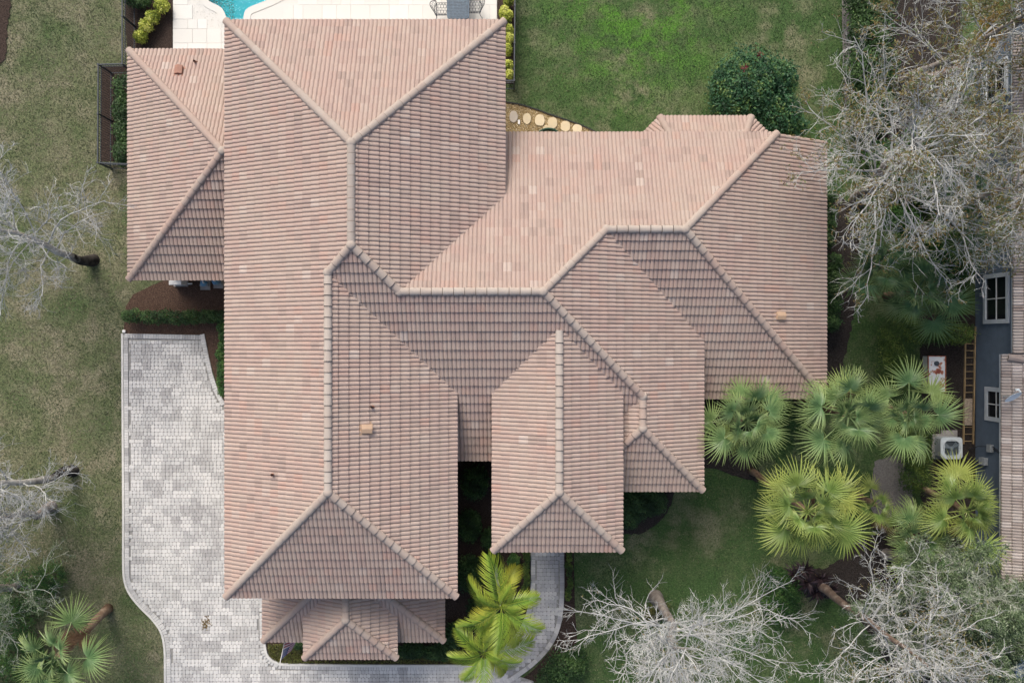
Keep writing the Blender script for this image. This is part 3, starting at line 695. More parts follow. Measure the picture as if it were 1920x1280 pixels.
# ridge and hip caps
def pz(x, y): return roof_top(x - 1e-4, y + 1e-4)
R3 = [  # polylines of plan points with heights
 [(-5.27, 6.5, 7.89), (-5.27, 3.16, 7.89)], [(-10.25, 11.48, 5.4), (-5.27, 6.5, 7.89)], [(-.29, 11.48, 5.4), (-5.27, 6.5, 7.89)],
 [(-6.13, 2.3, 7.46), (-5.27, 3.16, 7.89)], [(-3.79, 1.68, 7.15), (-5.27, 3.16, 7.89)], [(-6.13, -5.02, 7.46), (-6.13, 2.3, 7.46)],
 [(-10.25, -9.14, 5.4), (-6.13, -5.02, 7.46)], [(-2.01, -9.14, 5.4), (-6.13, -5.02, 7.46)], [(-3.79, 1.68, 7.15), (1.05, 1.68, 7.15)],
 [(3.31, 3.94, 6.02), (1.05, 1.68, 7.145)], [(3.31, 3.94, 6.02), (6.08, 3.94, 6.02)], [(9.94, 7.8, 4.09), (6.08, 3.94, 6.02)], [(12.2, -2.18, 2.96), (6.08, 3.94, 6.02)],
 [(4.705, -1.975, 5.32), (1.05, 1.68, 7.145)], [(4.705, -3.13, 5.31), (4.705, -1.975, 5.31)], [(7.15, -5.57, 4.09), (4.705, -3.13, 5.31)], [(3.9, -3.93, 4.91), (4.705, -3.13, 5.31)],
 [(1.63, -5.19, 6.55), (1.63, .35, 6.55)], [(-.67, -7.49, 5.4), (1.63, -5.19, 6.55)], [(3.93, -7.49, 5.4), (1.63, -5.19, 6.55)],
 [(-14.94, 11.35, 2.9), (-10.485, 6.895, 5.1275)], [(-14.94, 2.44, 2.9), (-10.485, 6.895, 5.1275)], [(-10.485, 6.895, 5.1275), (-9.7, 6.895, 5.1275)],
 [(-9.69, -11.66, 2.9), (-6.53, -8.5, 4.48)], [(-2.67, -11.66, 2.9), (-5.83, -8.5, 4.48)], [(-6.18, -10.34, 4.375), (-6.18, -8.5, 4.375)], [(-7.93, -12.09, 3.5), (-6.18, -10.34, 4.375)], [(-4.43, -12.09, 3.5), (-6.18, -10.34, 4.375)],
 [(5.77, 8.75, 2.9), (6.29, 7.5, 3.525)], [(9.33, 8.75, 2.9), (8.81, 7.5, 3.525)],
]
CL = .37
def cap_mesh():
    vs = []; fs = []; K = 9
    for (x, sc_, zo) in ((-.02, 1.0, .03), (CL + .04, .86, .0)):
        for k in range(K):
            q = math.pi * k / (K - 1); vs.append((x, -math.cos(q) * .145 * sc_, math.sin(q) * .115 * sc_ + zo - .035))
    for k in range(K):          # dark mortar bead at the lower end; its tone also paints the overlap shadow
        q = math.pi * k / (K - 1); vs.append((-.042, -math.cos(q) * .132, math.sin(q) * .10 + .014 - .035))
    for k in range(K - 1): fs.append((k, K + k, K + k + 1, k + 1))
    for k in range(K - 1): fs.append((2 * K + k, k, k + 1, 2 * K + k + 1))
    return mk_mesh('ridge_cap', vs, [f[::-1] for f in fs], [M['cap'], M['mortar']], mat_idx=[0] * (K - 1) + [1] * (K - 1))
capm = cap_mesh(); r = random.Random(4)
for ln in R3:
    a, b = Vector(ln[0]), Vector(ln[1]); d = b - a; L = d.length; d.normalize(); n = max(1, round(L / CL)); st = L / n
    side = d.cross(Vector((0, 0, 1))).normalized(); up = side.cross(d)
    hip = abs(d.z) > .05; tone = r.random()
    for i in range(n):
        p = a + d * (st * i); o = obj('ridge_cap', capm, house)
        mt = Matrix.Identity(4); yv = -side; j = r.uniform(-.012, .012)
        xv = (d + side * j).normalized()
        for k in range(3): mt[k][0] = xv[k] * st / CL; mt[k][1] = yv[k]; mt[k][2] = up[k]; mt[k][3] = p[k] + up[k] * (.035 + r.uniform(0, .006))
        o.matrix_local = mt; low = (p.z < 5.6)
        o['rnd'] = max(0, min(1, (.18 if low else .55 if hip else .85) + r.uniform(-.18, .18)))
# junction knobs where ridges meet
for (x, y, z) in [(-5.27, 6.5, 7.89), (-5.27, 3.16, 7.89), (-6.13, 2.3, 7.46), (-6.13, -5.02, 7.46), (1.05, 1.68, 7.15), (-3.79, 1.68, 7.15), (3.31, 3.94, 6.02), (6.08, 3.94, 6.02), (4.705, -1.975, 5.32), (4.705, -3.13, 5.31), (1.63, -5.19, 6.55), (-6.18, -10.34, 4.375), (-10.485, 6.895, 5.13)]:
    m = MB(); rings = [(.165, 0), (.16, .05), (.13, .09), (.07, .118), (0.01, .126)]
    vs = [(x + rr * math.cos(k * math.pi / 6), y + rr * math.sin(k * math.pi / 6), z + .02 + h) for rr, h in rings for k in range(12)]
    m.add(vs, [(i * 12 + k, i * 12 + (k + 1) % 12, (i + 1) * 12 + (k + 1) % 12, (i + 1) * 12 + k) for i in range(4) for k in range(12)]); o = m.build('ridge_mortar', M['cap'], house, smooth=True); o['rnd'] = .7
# roof vents and pipes
def on_face(px, py, fi):
    f = FACES[fi]; dx, dy = px - 960, 640 - py      # intersect the pixel ray with the roof face
    k = .5 * (dx * f[2][0] + dy * f[2][1]) / F; c = f[1] - .5 * (f[0][0] * f[2][0] + f[0][1] * f[2][1])
    z = (c + k * H) / (1 + k); return W(px, py, z)
for px, py, fi, mt, rot in [(685, 803, 4, 'tan_vent', 0), (1459, 592, 9, 'tan_vent', 0), (337, 136, 16, 'brown_vent', math.pi / 2)]:
    p = on_face(px, py, fi); m = MB(); f = FACES[fi]; d = Vector((f[2][0] * CT, f[2][1] * CT, ST)); s = Vector((f[2][1], -f[2][0], 0)); n3 = s.cross(d); c = Vector(p)
    def L(a, b, h): return tuple(c + d * a + s * b + n3 * h)
    m.add([L(-.26, -.24, .05), L(-.26, .24, .05), L(.26, .24, .045), L(.26, -.24, .045)], [(0, 1, 2, 3)])
    w = .145
    top = [L(-.18, -w, .2), L(-.18, w, .2), L(.16, w, .11), L(.16, -w, .11)]; bot = [L(-.18, -w, .03), L(-.18, w, .03), L(.16, w, .03), L(.16, -w, .03)]
    arch = [L(-.18, 0, .24), L(.16, 0, .15)]
    m.add(top + bot + arch, [(0, 8, 9, 3), (8, 1, 2, 9), (4, 5, 1, 8, 0), (5, 6, 2, 1), (6, 7, 3, 9, 2), (7, 4, 0, 3)])
    m.build('roof_vent', M[mt], house)
for px, py, fi in [(699, 762, 4), (513, 888, 0), (368, 118, 16)]:
    p = on_face(px, py, fi); m = MB(); m.tube([(p[0], p[1], p[2] - .05), (p[0], p[1], p[2] + .22)], .045, 10, cap=False); m.tube([(p[0], p[1], p[2]), (p[0], p[1], p[2] + .07)], [.085, .05], 10, cap=False)
    m.build('vent_pipe', M['brown_vent'], house)

# ---------------------------------------------------------------- vegetation helpers
def leaf_quads(rg, P, N, size, aspect=.5, rnd=None, up=.5):
    """diamond leaves at P, facing roughly N"""
    k = len(P); T1 = rg.normal(size=(k, 3)); Nn = N + rg.normal(size=(k, 3)) * up; Nn /= np.linalg.norm(Nn, axis=1)[:, None] + 1e-9
    T1 -= Nn * np.sum(T1 * Nn, 1)[:, None]; T1 /= np.linalg.norm(T1, axis=1)[:, None] + 1e-9; T2 = np.cross(Nn, T1)
    s = (size * rg.uniform(.6, 1.35, k))[:, None]
    V = np.empty((k, 4, 3)); V[:, 0] = P - T1 * s * .5; V[:, 2] = P + T1 * s * .5 - Nn * s * .12
    V[:, 1] = P + T2 * s * aspect * .5 + Nn * s * .06; V[:, 3] = P - T2 * s * aspect * .5 + Nn * s * .06
    Fq = np.arange(k * 4).reshape(k, 4)
    return V.reshape(-1, 3), Fq, (rg.random(k) if rnd is None else rnd)
def polytubes(polys, sides):
    """many tapered tubes at once; polys: list of (pts (n,3), radii (n))"""
    groups = {}
    for p, q in polys: groups.setdefault(len(p), []).append((p, q))
    Vs = []; Fs = []; base = 0
    for n, lst in groups.items():
        Pp = np.array([a for a, _ in lst]); R = np.array([b for _, b in lst]); k = len(lst)
        Tn = np.gradient(Pp, axis=1); Tn /= np.linalg.norm(Tn, axis=2)[..., None] + 1e-9
        ref = np.where(np.abs(Tn[:, :1, 2:3]) < .8, np.array([0, 0, 1.0]), np.array([1.0, 0, 0]))
        U = np.cross(Tn, ref); U /= np.linalg.norm(U, axis=2)[..., None] + 1e-9; Wv = np.cross(Tn, U)
        A = np.arange(sides) * 2 * np.pi / sides
        V = Pp[:, :, None] + (U[:, :, None] * np.cos(A)[None, None, :, None] + Wv[:, :, None] * np.sin(A)[None, None, :, None]) * R[:, :, None, None]
        i = np.arange(n - 1)[:, None]; j = np.arange(sides)[None]
        f = np.stack([i * sides + j, i * sides + (j + 1) % sides, (i + 1) * sides + (j + 1) % sides, (i + 1) * sides + j], -1).reshape(-1, 4)
        Fs.append((f[None] + (np.arange(k) * n * sides)[:, None, None]).reshape(-1, 4) + base); Vs.append(V.reshape(-1, 3)); base += k * n * sides
    return np.concatenate(Vs), np.concatenate(Fs)
def grow(rg, p, d, L, n, wander, lift=0.0):
    pts = np.empty((n, 3)); pts[0] = p; d = np.array(d, float); st = L / (n - 1)
    for i in range(1, n):
        d = d + rg.normal(size=3) * wander; d[2] += lift; d /= np.linalg.norm(d) + 1e-9
        pts[i] = pts[i - 1] + d * st
    return pts
def perp(rg, d, ang):
    v = rg.normal(size=3); v -= d * v.dot(d); v /= np.linalg.norm(v) + 1e-9
    return d * math.cos(ang) + v * math.sin(ang)
def leafy(name, parent, mat, P, N, size, aspect, rg, rnd=None, up=.5, kind='stuff'):
    V, Fq, R = leaf_quads(rg, P, N, size, aspect, rnd, up)
    o = obj(name, mk_mesh(name, V - np.array(parent.location), Fq, mat, R), parent)
    return tag(o, kind=kind) if kind else o

def shrub(name, label, cat, lobes, leaf, mat, n, seed, aspect=.55, group=None, stems=3, flowers=None, patch=.25):
    """lobes: list of (x, y, z, rx, ry, rz) in metres"""
    rg = np.random.default_rng(seed); lobes = np.array(lobes, float)
    c = lobes[:, :2].mean(0); root = thing(name, label, cat, (c[0], c[1], 0), group)
    vol = lobes[:, 3] * lobes[:, 4] + lobes[:, 4] * lobes[:, 5]; k = rg.choice(len(lobes), n, p=vol / vol.sum()); Lb = lobes[k]
    D = rg.normal(size=(n, 3)); D[:, 2] = np.abs(D[:, 2]) * 1.1 - .35; D /= np.linalg.norm(D, axis=1)[:, None]
    rad = rg.uniform(.25, 1.0, n) ** .45 * (1 + .10 * rg.normal(size=n))
    P = Lb[:, :3] + D * Lb[:, 3:6] * rad[:, None]; P[:, 2] = np.maximum(P[:, 2], .03)
    ph = rg.uniform(0, 6.28, 6); ff = rg.uniform(1.5, 4.5, 6)
    clump = .5 + patch * (np.sin(P[:, 0] * ff[0] + ph[0]) * np.sin(P[:, 1] * ff[1] + ph[1]) + .7 * np.sin(P[:, 0] * ff[2] * 2.3 + P[:, 1] * ff[3] * 2.1 + ph[2]))
    R = np.clip(clump + rg.normal(size=n) * .2, 0, 1)
    leafy('foliage', root, mat, P, D * .6 + np.array([0, 0, .7]), leaf, aspect, rg, R)
    if flowers:
        for (fx, fy, fz, fr, nf) in flowers:
            Pf = np.array([fx, fy, fz]) + rg.normal(size=(nf, 3)) * fr * np.array([1, 1, .4]); leafy('flower_cluster', root, G['red'], Pf, np.tile([0, 0, 1.0], (nf, 1)), .09, .8, rg, kind=None)
    polys = []
    for i in range(stems):
        lb = lobes[i % len(lobes)]; b = np.array([lb[0] + rg.normal() * .08, lb[1] + rg.normal() * .08, 0]); t_ = np.array([lb[0] + rg.normal() * lb[3] * .4, lb[1] + rg.normal() * lb[4] * .4, lb[2] + lb[5] * .5])
        q = np.linspace(b, t_, 4); q[1:3] += rg.normal(size=(2, 3)) * .04; polys.append((q, np.linspace(.028, .008, 4)))
    V, Fq = polytubes(polys, 5); tag(obj('stems', mk_mesh('stems', V - np.array(root.location), Fq, M['stem']), root), kind='stuff')
    return root
def pxl(px, py, rpx, h, rypx=None, zc=None):
    x, y, _ = W(px, py, h * .5); r1 = rpx / (F / (H - h * .5)); r2 = (rypx or rpx) / (F / (H - h * .5))
    zc = h * .5 if zc is None else zc
    return (x, y, zc, r1, r2, h - zc)
def hedge(name, label, x0, y0, x1, y1, h, n, seed, mat, leaf=.075, cat='hedge', group=None):
    """clipped hedge over a ground rectangle given in photo pixels (of its top)"""
    ax, ay, _ = W(min(x0, x1), max(y0, y1), h); bx, by, _ = W(max(x0, x1), min(y0, y1), h)
    rg = np.random.default_rng(seed); lob = []
    w = min(bx - ax, by - ay); L = max(bx - ax, by - ay); k = max(2, int(L / (w * .6 + .05)))
    for i in range(k):
        t = (i + .5) / k
        cx, cy = (ax + (bx - ax) * t, (ay + by) / 2) if bx - ax >= by - ay else ((ax + bx) / 2, ay + (by - ay) * t)
        lob.append((cx + rg.normal() * .04, cy + rg.normal() * .04, h * .5, max(w * .52, L / k * .75 if bx - ax >= by - ay else w * .52) * rg.uniform(.94, 1.1), max(w * .52, L / k * .75 if by - ay > bx - ax else w * .52) * rg.uniform(.94, 1.1), h * .5 * rg.uniform(.93, 1.06)))
    return shrub(name, label, cat, lob, leaf, mat, n, seed, group=group, stems=max(3, k // 2))

# ---------------------------------------------------------------- shrubs and hedges
shrub('flowering_bush', 'big rounded dark green bush with a few dull red flowers beside the bay roof', 'bush',
      [pxl(1405, 160, 68, 2.3), pxl(1375, 185, 45, 1.9), pxl(1455, 150, 38, 2.0), pxl(1455, 215, 45, 1.9), pxl(1490, 240, 22, 1.3), pxl(1360, 160, 30, 1.6)], .12, G['bush'], 15000, 21, stems=8, aspect=.6,
      flowers=[(*W(1424, 103, 1.9), .06, 26), (*W(1396, 128, 2.1), .06, 26)])
shrub('flowering_bush', 'bright green dome of clipped shrub hugging the west side of the flowering bush', 'bush', [pxl(1347, 170, 18, 1.2, 34), pxl(1360, 135, 18, 1.2, 20)], .06, G['mid'], 3500, 22)
hedge('hedge', 'low dark green hedge row between the utility bed and the paver driveway', 222, 580, 424, 606, .9, 7000, 23, G['dark'])
hedge('hedge', 'narrow green hedge strip along the garage wall at the driveway edge', 402, 606, 424, 742, .7, 5200, 24, G['mid'])
hedge('fence_shrub', 'dark green leafy shrubs filling the fenced pen beside the west wing', 200, 140, 250, 300, 1.3, 7500, 25, G['dark'], .10, 'shrub')
yg = 'yellow leaved shrubs around the pool deck'
for i, (px, py, r_, lb) in enumerate([(303, 12, 14, 'yellow variegated shrub by the pool deck, largest of the four in the bed'), (287, 34, 12, 'yellow variegated shrub second from the deck edge in the bed'), (274, 50, 12, 'yellow variegated shrub third in the row, beside the bare mulch'), (264, 70, 12, 'yellow variegated shrub closest to the west wing roof corner')]):
    shrub('yellow_shrub', lb, 'shrub', [pxl(px, py, r_, .7), pxl(px + 5, py - 5, r_ * .6, .6)], .10, G['yellow'], 900, 30 + i, aspect=.45, group=yg)
for i, (px, py, r_) in enumerate([(953, 2, 9), (946, 24, 10), (954, 30, 8), (946, 40, 6), (956, 57, 7), (957, 72, 8), (952, 94, 9), (953, 124, 9), (956, 140, 7)]):
    shrub('yellow_shrub', ['yellow shrub at the deck edge beside the patio chairs', 'large yellow shrub beside the house corner at the deck edge', 'yellow shrub against the black fence, just above the roof corner', 'small yellow shrub touching the roof corner', 'yellow shrub below the roof corner, first along the east eave', 'yellow shrub second along the east eave of the main roof', 'yellow shrub third along the east eave of the main roof', 'yellow shrub fourth along the east eave of the main roof', 'last yellow shrub in the fence strip, next to the fence end post'][i], 'shrub', [pxl(px, py, r_, .75, r_ * 1.2)], .10, G['yellow'], 520, 40 + i, aspect=.45, group='yellow shrubs along the back lawn fence')
shrub('green_shrub', 'dark green spiky shrub behind the yellow shrubs by the pool fence', 'shrub', [pxl(258, -2, 30, .9, 18)], .16, G['dark'], 1800, 52, aspect=.2)
hedge('hedge', 'tall dark hedge growing against the east roof eave, southern half', 1548, 480, 1588, 612, 1.6, 6500, 53, G['dark'], .09)
hedge('hedge', 'tall dark hedge against the east roof eave under the bare branches', 1540, 350, 1575, 460, 1.5, 4500, 54, G['dark'], .09)
hedge('boundary_hedge', 'broad leafy boundary hedge beside the grey gutter strip', 1604, -60, 1698, 225, 1.9, 15000, 55, G['dark'], .11)
hedge('clipped_hedge', 'clipped olive green hedge running to the slate blue wall', 1722, 602, 1832, 646, 1.5, 6000, 56, G['hedge'], .07)
hedge('clipped_hedge', 'clipped olive green hedge beside the rusty white box', 1666, 602, 1732, 725, 1.5, 7500, 57, G['hedge'], .07)
hedge('clipped_hedge', 'clipped bright hedge beside the air conditioner', 1702, 800, 1764, 922, 1.4, 7000, 58, G['hedge'], .07)
shrub('round_bush', 'round glossy green bush beside the dark purple plant', 'bush', [pxl(1462, 1112, 42, 1.1, 50), pxl(1470, 1140, 36, 1.0), pxl(1450, 1085, 26, .9)], .07, G['mid'], 6500, 59)
shrub('round_bush', 'dark green bush at the foot of the curved walkway', 'bush', [pxl(1060, 1252, 40, 1.2, 36), pxl(1035, 1275, 30, 1.0), pxl(1080, 1232, 22, .9)], .09, G['dark'], 5500, 60)
shrub('fern_bush', 'dark green fern clump in the corner below the small east hip roof', 'bush', [pxl(1195, 945, 34, .8, 32), pxl(1225, 940, 26, .7), pxl(1180, 970, 22, .6)], .2, G['dark'], 3000, 61, aspect=.18)
for i, (px, py, rx, ry, h_, lb) in enumerate([(890, 905, 26, 32, .8, 'shadowed dark fern shrub deep in the courtyard gap'), (880, 985, 22, 30, .6, 'low dark shrub midway down the courtyard gap'), (880, 1075, 28, 36, 1.0, 'broad dark shrub beside the garage roof corner'), (920, 1010, 18, 22, .6, 'small dark shrub below the entry roof eave'),
        (905, 1140, 30, 26, .8, 'dark shrub under the yellow areca fronds'), (855, 1190, 26, 24, .7, 'dark shrub at the corner of the lower garage roof'), (820, 1222, 34, 14, .6, 'dark shrub along the driveway kerb below the lower roof'), (770, 1220, 26, 14, .6, 'dark shrub beside the little portico roof')]):
    shrub('courtyard_shrub', lb, 'shrub', [pxl(px, py, rx, h_, ry), pxl(px + rx * .4, py - ry * .4, rx * .6, h_ * .8)], .13, G['dark'], 2200, 70 + i, aspect=.4, group='courtyard shrubs')
for i, (px, py, lb) in enumerate([(963, 1052, 'bright green leafy bush by the walkway, first below the entry roof'), (962, 1080, 'bright green leafy bush by the walkway, second below the entry roof')]):
    shrub('walkway_bush', lb, 'bush', [pxl(px, py, 11, .6, 14)], .10, G['mid'], 1100, 80 + i, group='green bushes by the walkway')
hedge('border_hedge', 'thin trimmed hedge along the inner edge of the walkway', 980, 1034, 993, 1110, .35, 2200, 83, G['hedge'], .05)
hedge('border_hedge', 'thin trimmed hedge along the outer edge of the walkway', 1062, 1034, 1074, 1125, .35, 2400, 84, G['hedge'], .05)
shrub('flag_bush', 'small dark green bush beside the flag', 'bush', [pxl(560, 1206, 12, .7, 10), pxl(568, 1204, 9, .6)], .08, G['dark'], 900, 85)
shrub('spiky_plant', 'small yellow green spiky plant in the courtyard bed near the areca trunk', 'plant', [pxl(925, 1042, 13, .5)], .26, G['mid'], 380, 86, aspect=.12)
for i, (px, py, r_, h_, lb) in enumerate([(1745, 275, 50, 2.4, 'dark green understory shrub beneath the bare trees beside the boundary hedge'), (1715, 345, 40, 2.0, 'dark green understory shrub beneath the overhanging bare tree'), (1790, 350, 48, 2.4, 'dark green understory shrub near the slate blue wall under bare branches'), (1780, 480, 46, 2.0, 'dark green understory shrub between the fan palms and the slate blue wall'), (1660, 300, 36, 1.6, 'dark green understory shrub at the south end of the boundary hedge'), (1690, 420, 34, 1.4, 'low green understory shrub between two bare tree trunks')]):
    shrub('understory_shrub', lb, 'shrub', [pxl(px, py, r_, h_), pxl(px + r_ * .5, py + r_ * .3, r_ * .6, h_ * .8), pxl(px - r_ * .4, py - r_ * .4, r_ * .6, h_ * .7)], .16, G['mid'], 3800, 190 + i, aspect=.35, group='understory shrubs beneath the bare trees')
shrub('fern_bush', 'yellow green fern clump around the trunk of the big bare front lawn tree', 'bush', [pxl(1236, 1142, 20, .5), pxl(1222, 1155, 14, .4)], .24, G['cover'], 700, 290, aspect=.12)
shrub('wild_shrub', 'ragged green shrub beneath the streaky tree in the west yard', 'shrub', [pxl(45, 1110, 55, .9, 45), pxl(95, 1080, 30, .7), pxl(15, 1170, 50, .9)], .2, G['mid'], 4200, 291, aspect=.16)
shrub('wild_shrub', 'ragged green shrub behind the fan palm by the driveway curve', 'shrub', [pxl(40, 1225, 50, .9, 45), pxl(90, 1265, 40, .7), pxl(10, 1270, 45, .9)], .2, G['mid'], 4200, 292, aspect=.16)
# dark purple rosettes
rt = thing('purple_plant', 'dark purple ti plant with sword leaves beside the round bush', 'plant', (*W(1515, 1088)[:2], 0)); rg = np.random.default_rng(90)
for (px, py, z_) in [(1490, 1075, .7), (1515, 1092, .9), (1540, 1085, .7), (1508, 1068, .6), (1530, 1110, .6), (1555, 1105, .5)]:
    c = np.array(W(px, py, z_)); k = 42; az = rg.uniform(0, 6.28, k); el = rg.uniform(-.2, 1.1, k); L_ = rg.uniform(.35, .6, k); D = np.stack([np.cos(az) * np.cos(el), np.sin(az) * np.cos(el), np.sin(el)], 1); S = np.stack([-np.sin(az), np.cos(az), np.zeros(k)], 1)
    V = np.empty((k, 4, 3)); V[:, 0] = c; V[:, 1] = c + D * (L_ * .5)[:, None] + S * .045; V[:, 2] = c + D * L_[:, None] - np.array([0, 0, .12]); V[:, 3] = c + D * (L_ * .5)[:, None] - S * .045
    obj('rosette', mk_mesh('rosette', V.reshape(-1, 3) - np.array(rt.location), np.arange(4 * k).reshape(k, 4), G['purple'], rg.random(k)), rt)
    m = MB(); m.tube([(c[0], c[1], 0), tuple(c)], .025, 5); m.build('stem', M['stem'], rt)
# ground cover by the flag
gp = P2([(503, 1205), (506, 1225), (518, 1237), (545, 1241), (880, 1242), (880, 1215), (760, 1212), (745, 1236), (570, 1236), (570, 1205)]); rg = np.random.default_rng(91); Pq = rg.uniform(np.min(gp, 0), np.max(gp, 0), (9000, 2)); Pq = Pq[np_inside(Pq, gp)]
V, Fq, R = leaf_quads(rg, np.column_stack([Pq, rg.uniform(.06, .14, len(Pq))]), np.tile([0, 0, 1.0], (len(Pq), 1)), .075, .5, None, .6)
tag(obj('ground_cover', mk_mesh('ground_cover', V, Fq, G['cover'], R)), 'low yellow green ground cover along the driveway kerb by the flag', 'ground cover', kind='stuff')

# grass blades over the lawns in view
def blades(n, seed, reg, mat, name, label, avoid, s):
    rg = np.random.default_rng(seed); (x0, y0), (x1, y1) = W(reg[0], reg[3])[:2], W(reg[2], reg[1])[:2]
    Pq = rg.uniform((x0, y0), (x1, y1), (n, 2)); keep = np.ones(n, bool)
    for pl in avoid: keep &= ~np_inside(Pq, pl)
    Pq = Pq[keep]; k = len(Pq); az = rg.uniform(0, 6.28, k); h = rg.uniform(.02, .06, k) * s; ln = rg.uniform(.02, .07, k) * s; w = rg.uniform(.008, .02, k) * s
    V = np.zeros((k, 3, 3)); c, s_ = np.cos(az), np.sin(az)
    V[:, 0, 0] = Pq[:, 0] - s_ * w; V[:, 0, 1] = Pq[:, 1] + c * w; V[:, 1, 0] = Pq[:, 0] + s_ * w; V[:, 1, 1] = Pq[:, 1] - c * w; V[:, 2, 0] = Pq[:, 0] + c * ln; V[:, 2, 1] = Pq[:, 1] + s_ * ln; V[:, 2, 2] = h
    f = .5 + .25 * np.sin(Pq[:, 0] * 1.3 + 2 * np.sin(Pq[:, 1] * .9)) * np.sin(Pq[:, 1] * 1.1 + 1.5 * np.sin(Pq[:, 0] * .7)); R = np.clip(f + rg.normal(size=k) * .22, 0, 1)
    tag(obj(name, mk_mesh(name, V.reshape(-1, 3), np.arange(3 * k).reshape(k, 3), mat, R)), label, 'grass', kind='stuff')
AV = [P2(b[0]) for b in beds.values()] + [drive_poly, walk_poly, [(-14.3, 3.0), (-14.3, 10.7), (-9, 10.7), (-9, 3)]]
blades(150000, 1, (-40, -40, 440, 1320), G['grass'], 'west_grass', 'dry patchy olive grass of the west yard', AV, 1.0)
blades(150000, 2, (940, -40, 1720, 1320), G['grass_l'], 'back_grass', 'short green grass of the back and front lawns', AV + [smoothline(gl, 4) + P2([(1130, 300), (940, 300)]), deck_out, [(-.9, -4.9), (11.5, -4.9), (11.5, 7.1), (-.9, 7.1)]], 1.0)

# ---------------------------------------------------------------- bare trees
def bare_tree(name, label, base_px, h, R, seed, bark_m, trunk_m, n1=26, lean=(0, 0), leaves=None, cat='tree', start=.33, dens=1.0, r0=.17, tw=.0056, droop=0.0, leaf_mat=None, nleaf=0, leaf_size=.10, group=None, el=(.15, .75), aspect=.25):
    rg = np.random.default_rng(seed); b = np.array(W(*base_px)); root = thing(name, label, cat, tuple(b), group)
    top = b + np.array([lean[0], lean[1], h]); n = 10; t_ = np.linspace(0, 1, n)
    trunk = b + (top - b) * t_[:, None]; trunk[1:-1, :2] += np.cumsum(rg.normal(size=(n - 2, 2)) * .10, 0)
    rad = r0 * (1 - t_) ** .8 + .015; rad[0] *= 1.7; rad[1] *= 1.1; trunk[0, 2] -= .35
    big = [(trunk, rad)]; prim = []; sec = []; ter = []; tips = []
    def at(pl, t):
        x = t * (len(pl) - 1); i = min(int(x), len(pl) - 2); return pl[i] + (pl[i + 1] - pl[i]) * (x - i)
    def dirat(pl, t):
        i = min(int(t * (len(pl) - 1)), len(pl) - 2); d = pl[i + 1] - pl[i]; return d / (np.linalg.norm(d) + 1e-9)
    for i in range(n1):
        t = start + (1 - start) * ((i + rg.random() * .8) / n1) ** .9; az = i * 2.399 + rg.normal() * .35; e = rg.uniform(*el) + .25 * t
        L = R * (1.15 - .75 * ((t - start) / (1 - start)) ** 1.3) * rg.uniform(.7, 1.12)
        d = np.array([math.cos(az) * math.cos(e), math.sin(az) * math.cos(e), math.sin(e)])
        pl = grow(rg, at(trunk, t), d, L, 9, .16, .015 - droop); rr = r0 * .30 * (1 - .6 * t) * rg.uniform(.7, 1.1)
        prim.append((pl, np.linspace(rr, .011, 9)))
        ns = int(rg.integers(9, 13) * dens)
        for j in range(ns):
            tj = .22 + .78 * (j + rg.random()) / ns; L2 = L * (.46 - .22 * tj) * rg.uniform(.6, 1.35)
            p2 = grow(rg, at(pl, tj), perp(rg, dirat(pl, tj), rg.uniform(.5, 1.0)), L2, 6, .22, .02 - droop); sec.append((p2, np.linspace(.0125, tw, 6)))
            nt_ = int(rg.integers(6, 9) * dens)
            for k in range(nt_):
                tk = .2 + .8 * (k + rg.random()) / nt_; L3 = max(.16, L2 * (.55 - .2 * tk)) * rg.uniform(.6, 1.3)
                p3 = grow(rg, at(p2, tk), perp(rg, dirat(p2, tk), rg.uniform(.45, 1.0)), L3, 4, .25, .02 - droop); ter.append((p3, np.linspace(tw * 1.25, tw * .7, 4))); tips.append(p3[-1]); tips.append(p3[1])
                for q in range(2):
                    p4 = grow(rg, at(p3, rg.uniform(.25, .95)), perp(rg, dirat(p3, .5), rg.uniform(.5, 1.0)), L3 * .5, 3, .2, -droop); ter.append((p4, np.array([tw, tw * .8, tw * .55]))); tips.append(p4[-1])
    off = np.array(root.location)
    V, Fq = polytubes(big, 10); obj('trunk', mk_mesh('trunk', V - off, Fq, trunk_m, smooth=True), root)
    V, Fq = polytubes(prim, 6); obj('limbs', mk_mesh('limbs', V - off, Fq, bark_m, smooth=True), root)
    V1, F1 = polytubes(sec, 4); V2, F2 = polytubes(ter, 3)
    o = obj('crown', mk_mesh('crown', np.concatenate([V1, V2]) - off, np.concatenate([F1, F2 + len(V1)]), bark_m), root); tag(o, kind='stuff')
    if nleaf:
        tips = np.array(tips)
        f = np.sin(tips[:, 0] * 1.7 + seed) * np.sin(tips[:, 1] * 1.9 + seed * 2) + .5 * np.sin(tips[:, 2] * 2.3)
        c = tips[np.argsort(-f + rg.normal(size=len(tips)) * .35)[:max(1, int(len(tips) * .45))]]
        Pq = c[rg.integers(0, len(c), nleaf)] + rg.normal(size=(nleaf, 3)) * np.array([.07, .07, .06])
        leafy('leaves', root, leaf_mat, Pq, np.tile([0, 0, 1.0], (nleaf, 1)), leaf_size, aspect, rg, up=1.0)
    return root
LG, LGG = M['lichen'], M['lichen_green']
bare_tree('bare_tree', 'bare grey tree on a black forked trunk base in the west yard', (178, 486), 6.6, 3.7, 101, LG, M['trunk_black'], 24, lean=(-1.0, .5), nleaf=500, leaf_mat=G['rusty'])
bare_tree('bare_tree', 'bare grey tree with a leaning dark trunk beside the middle of the driveway', (140, 884), 5.4, 2.9, 102, LG, M['trunk_black'], 24, lean=(-1.9, -.8), start=.42, nleaf=300, leaf_mat=G['rusty'])
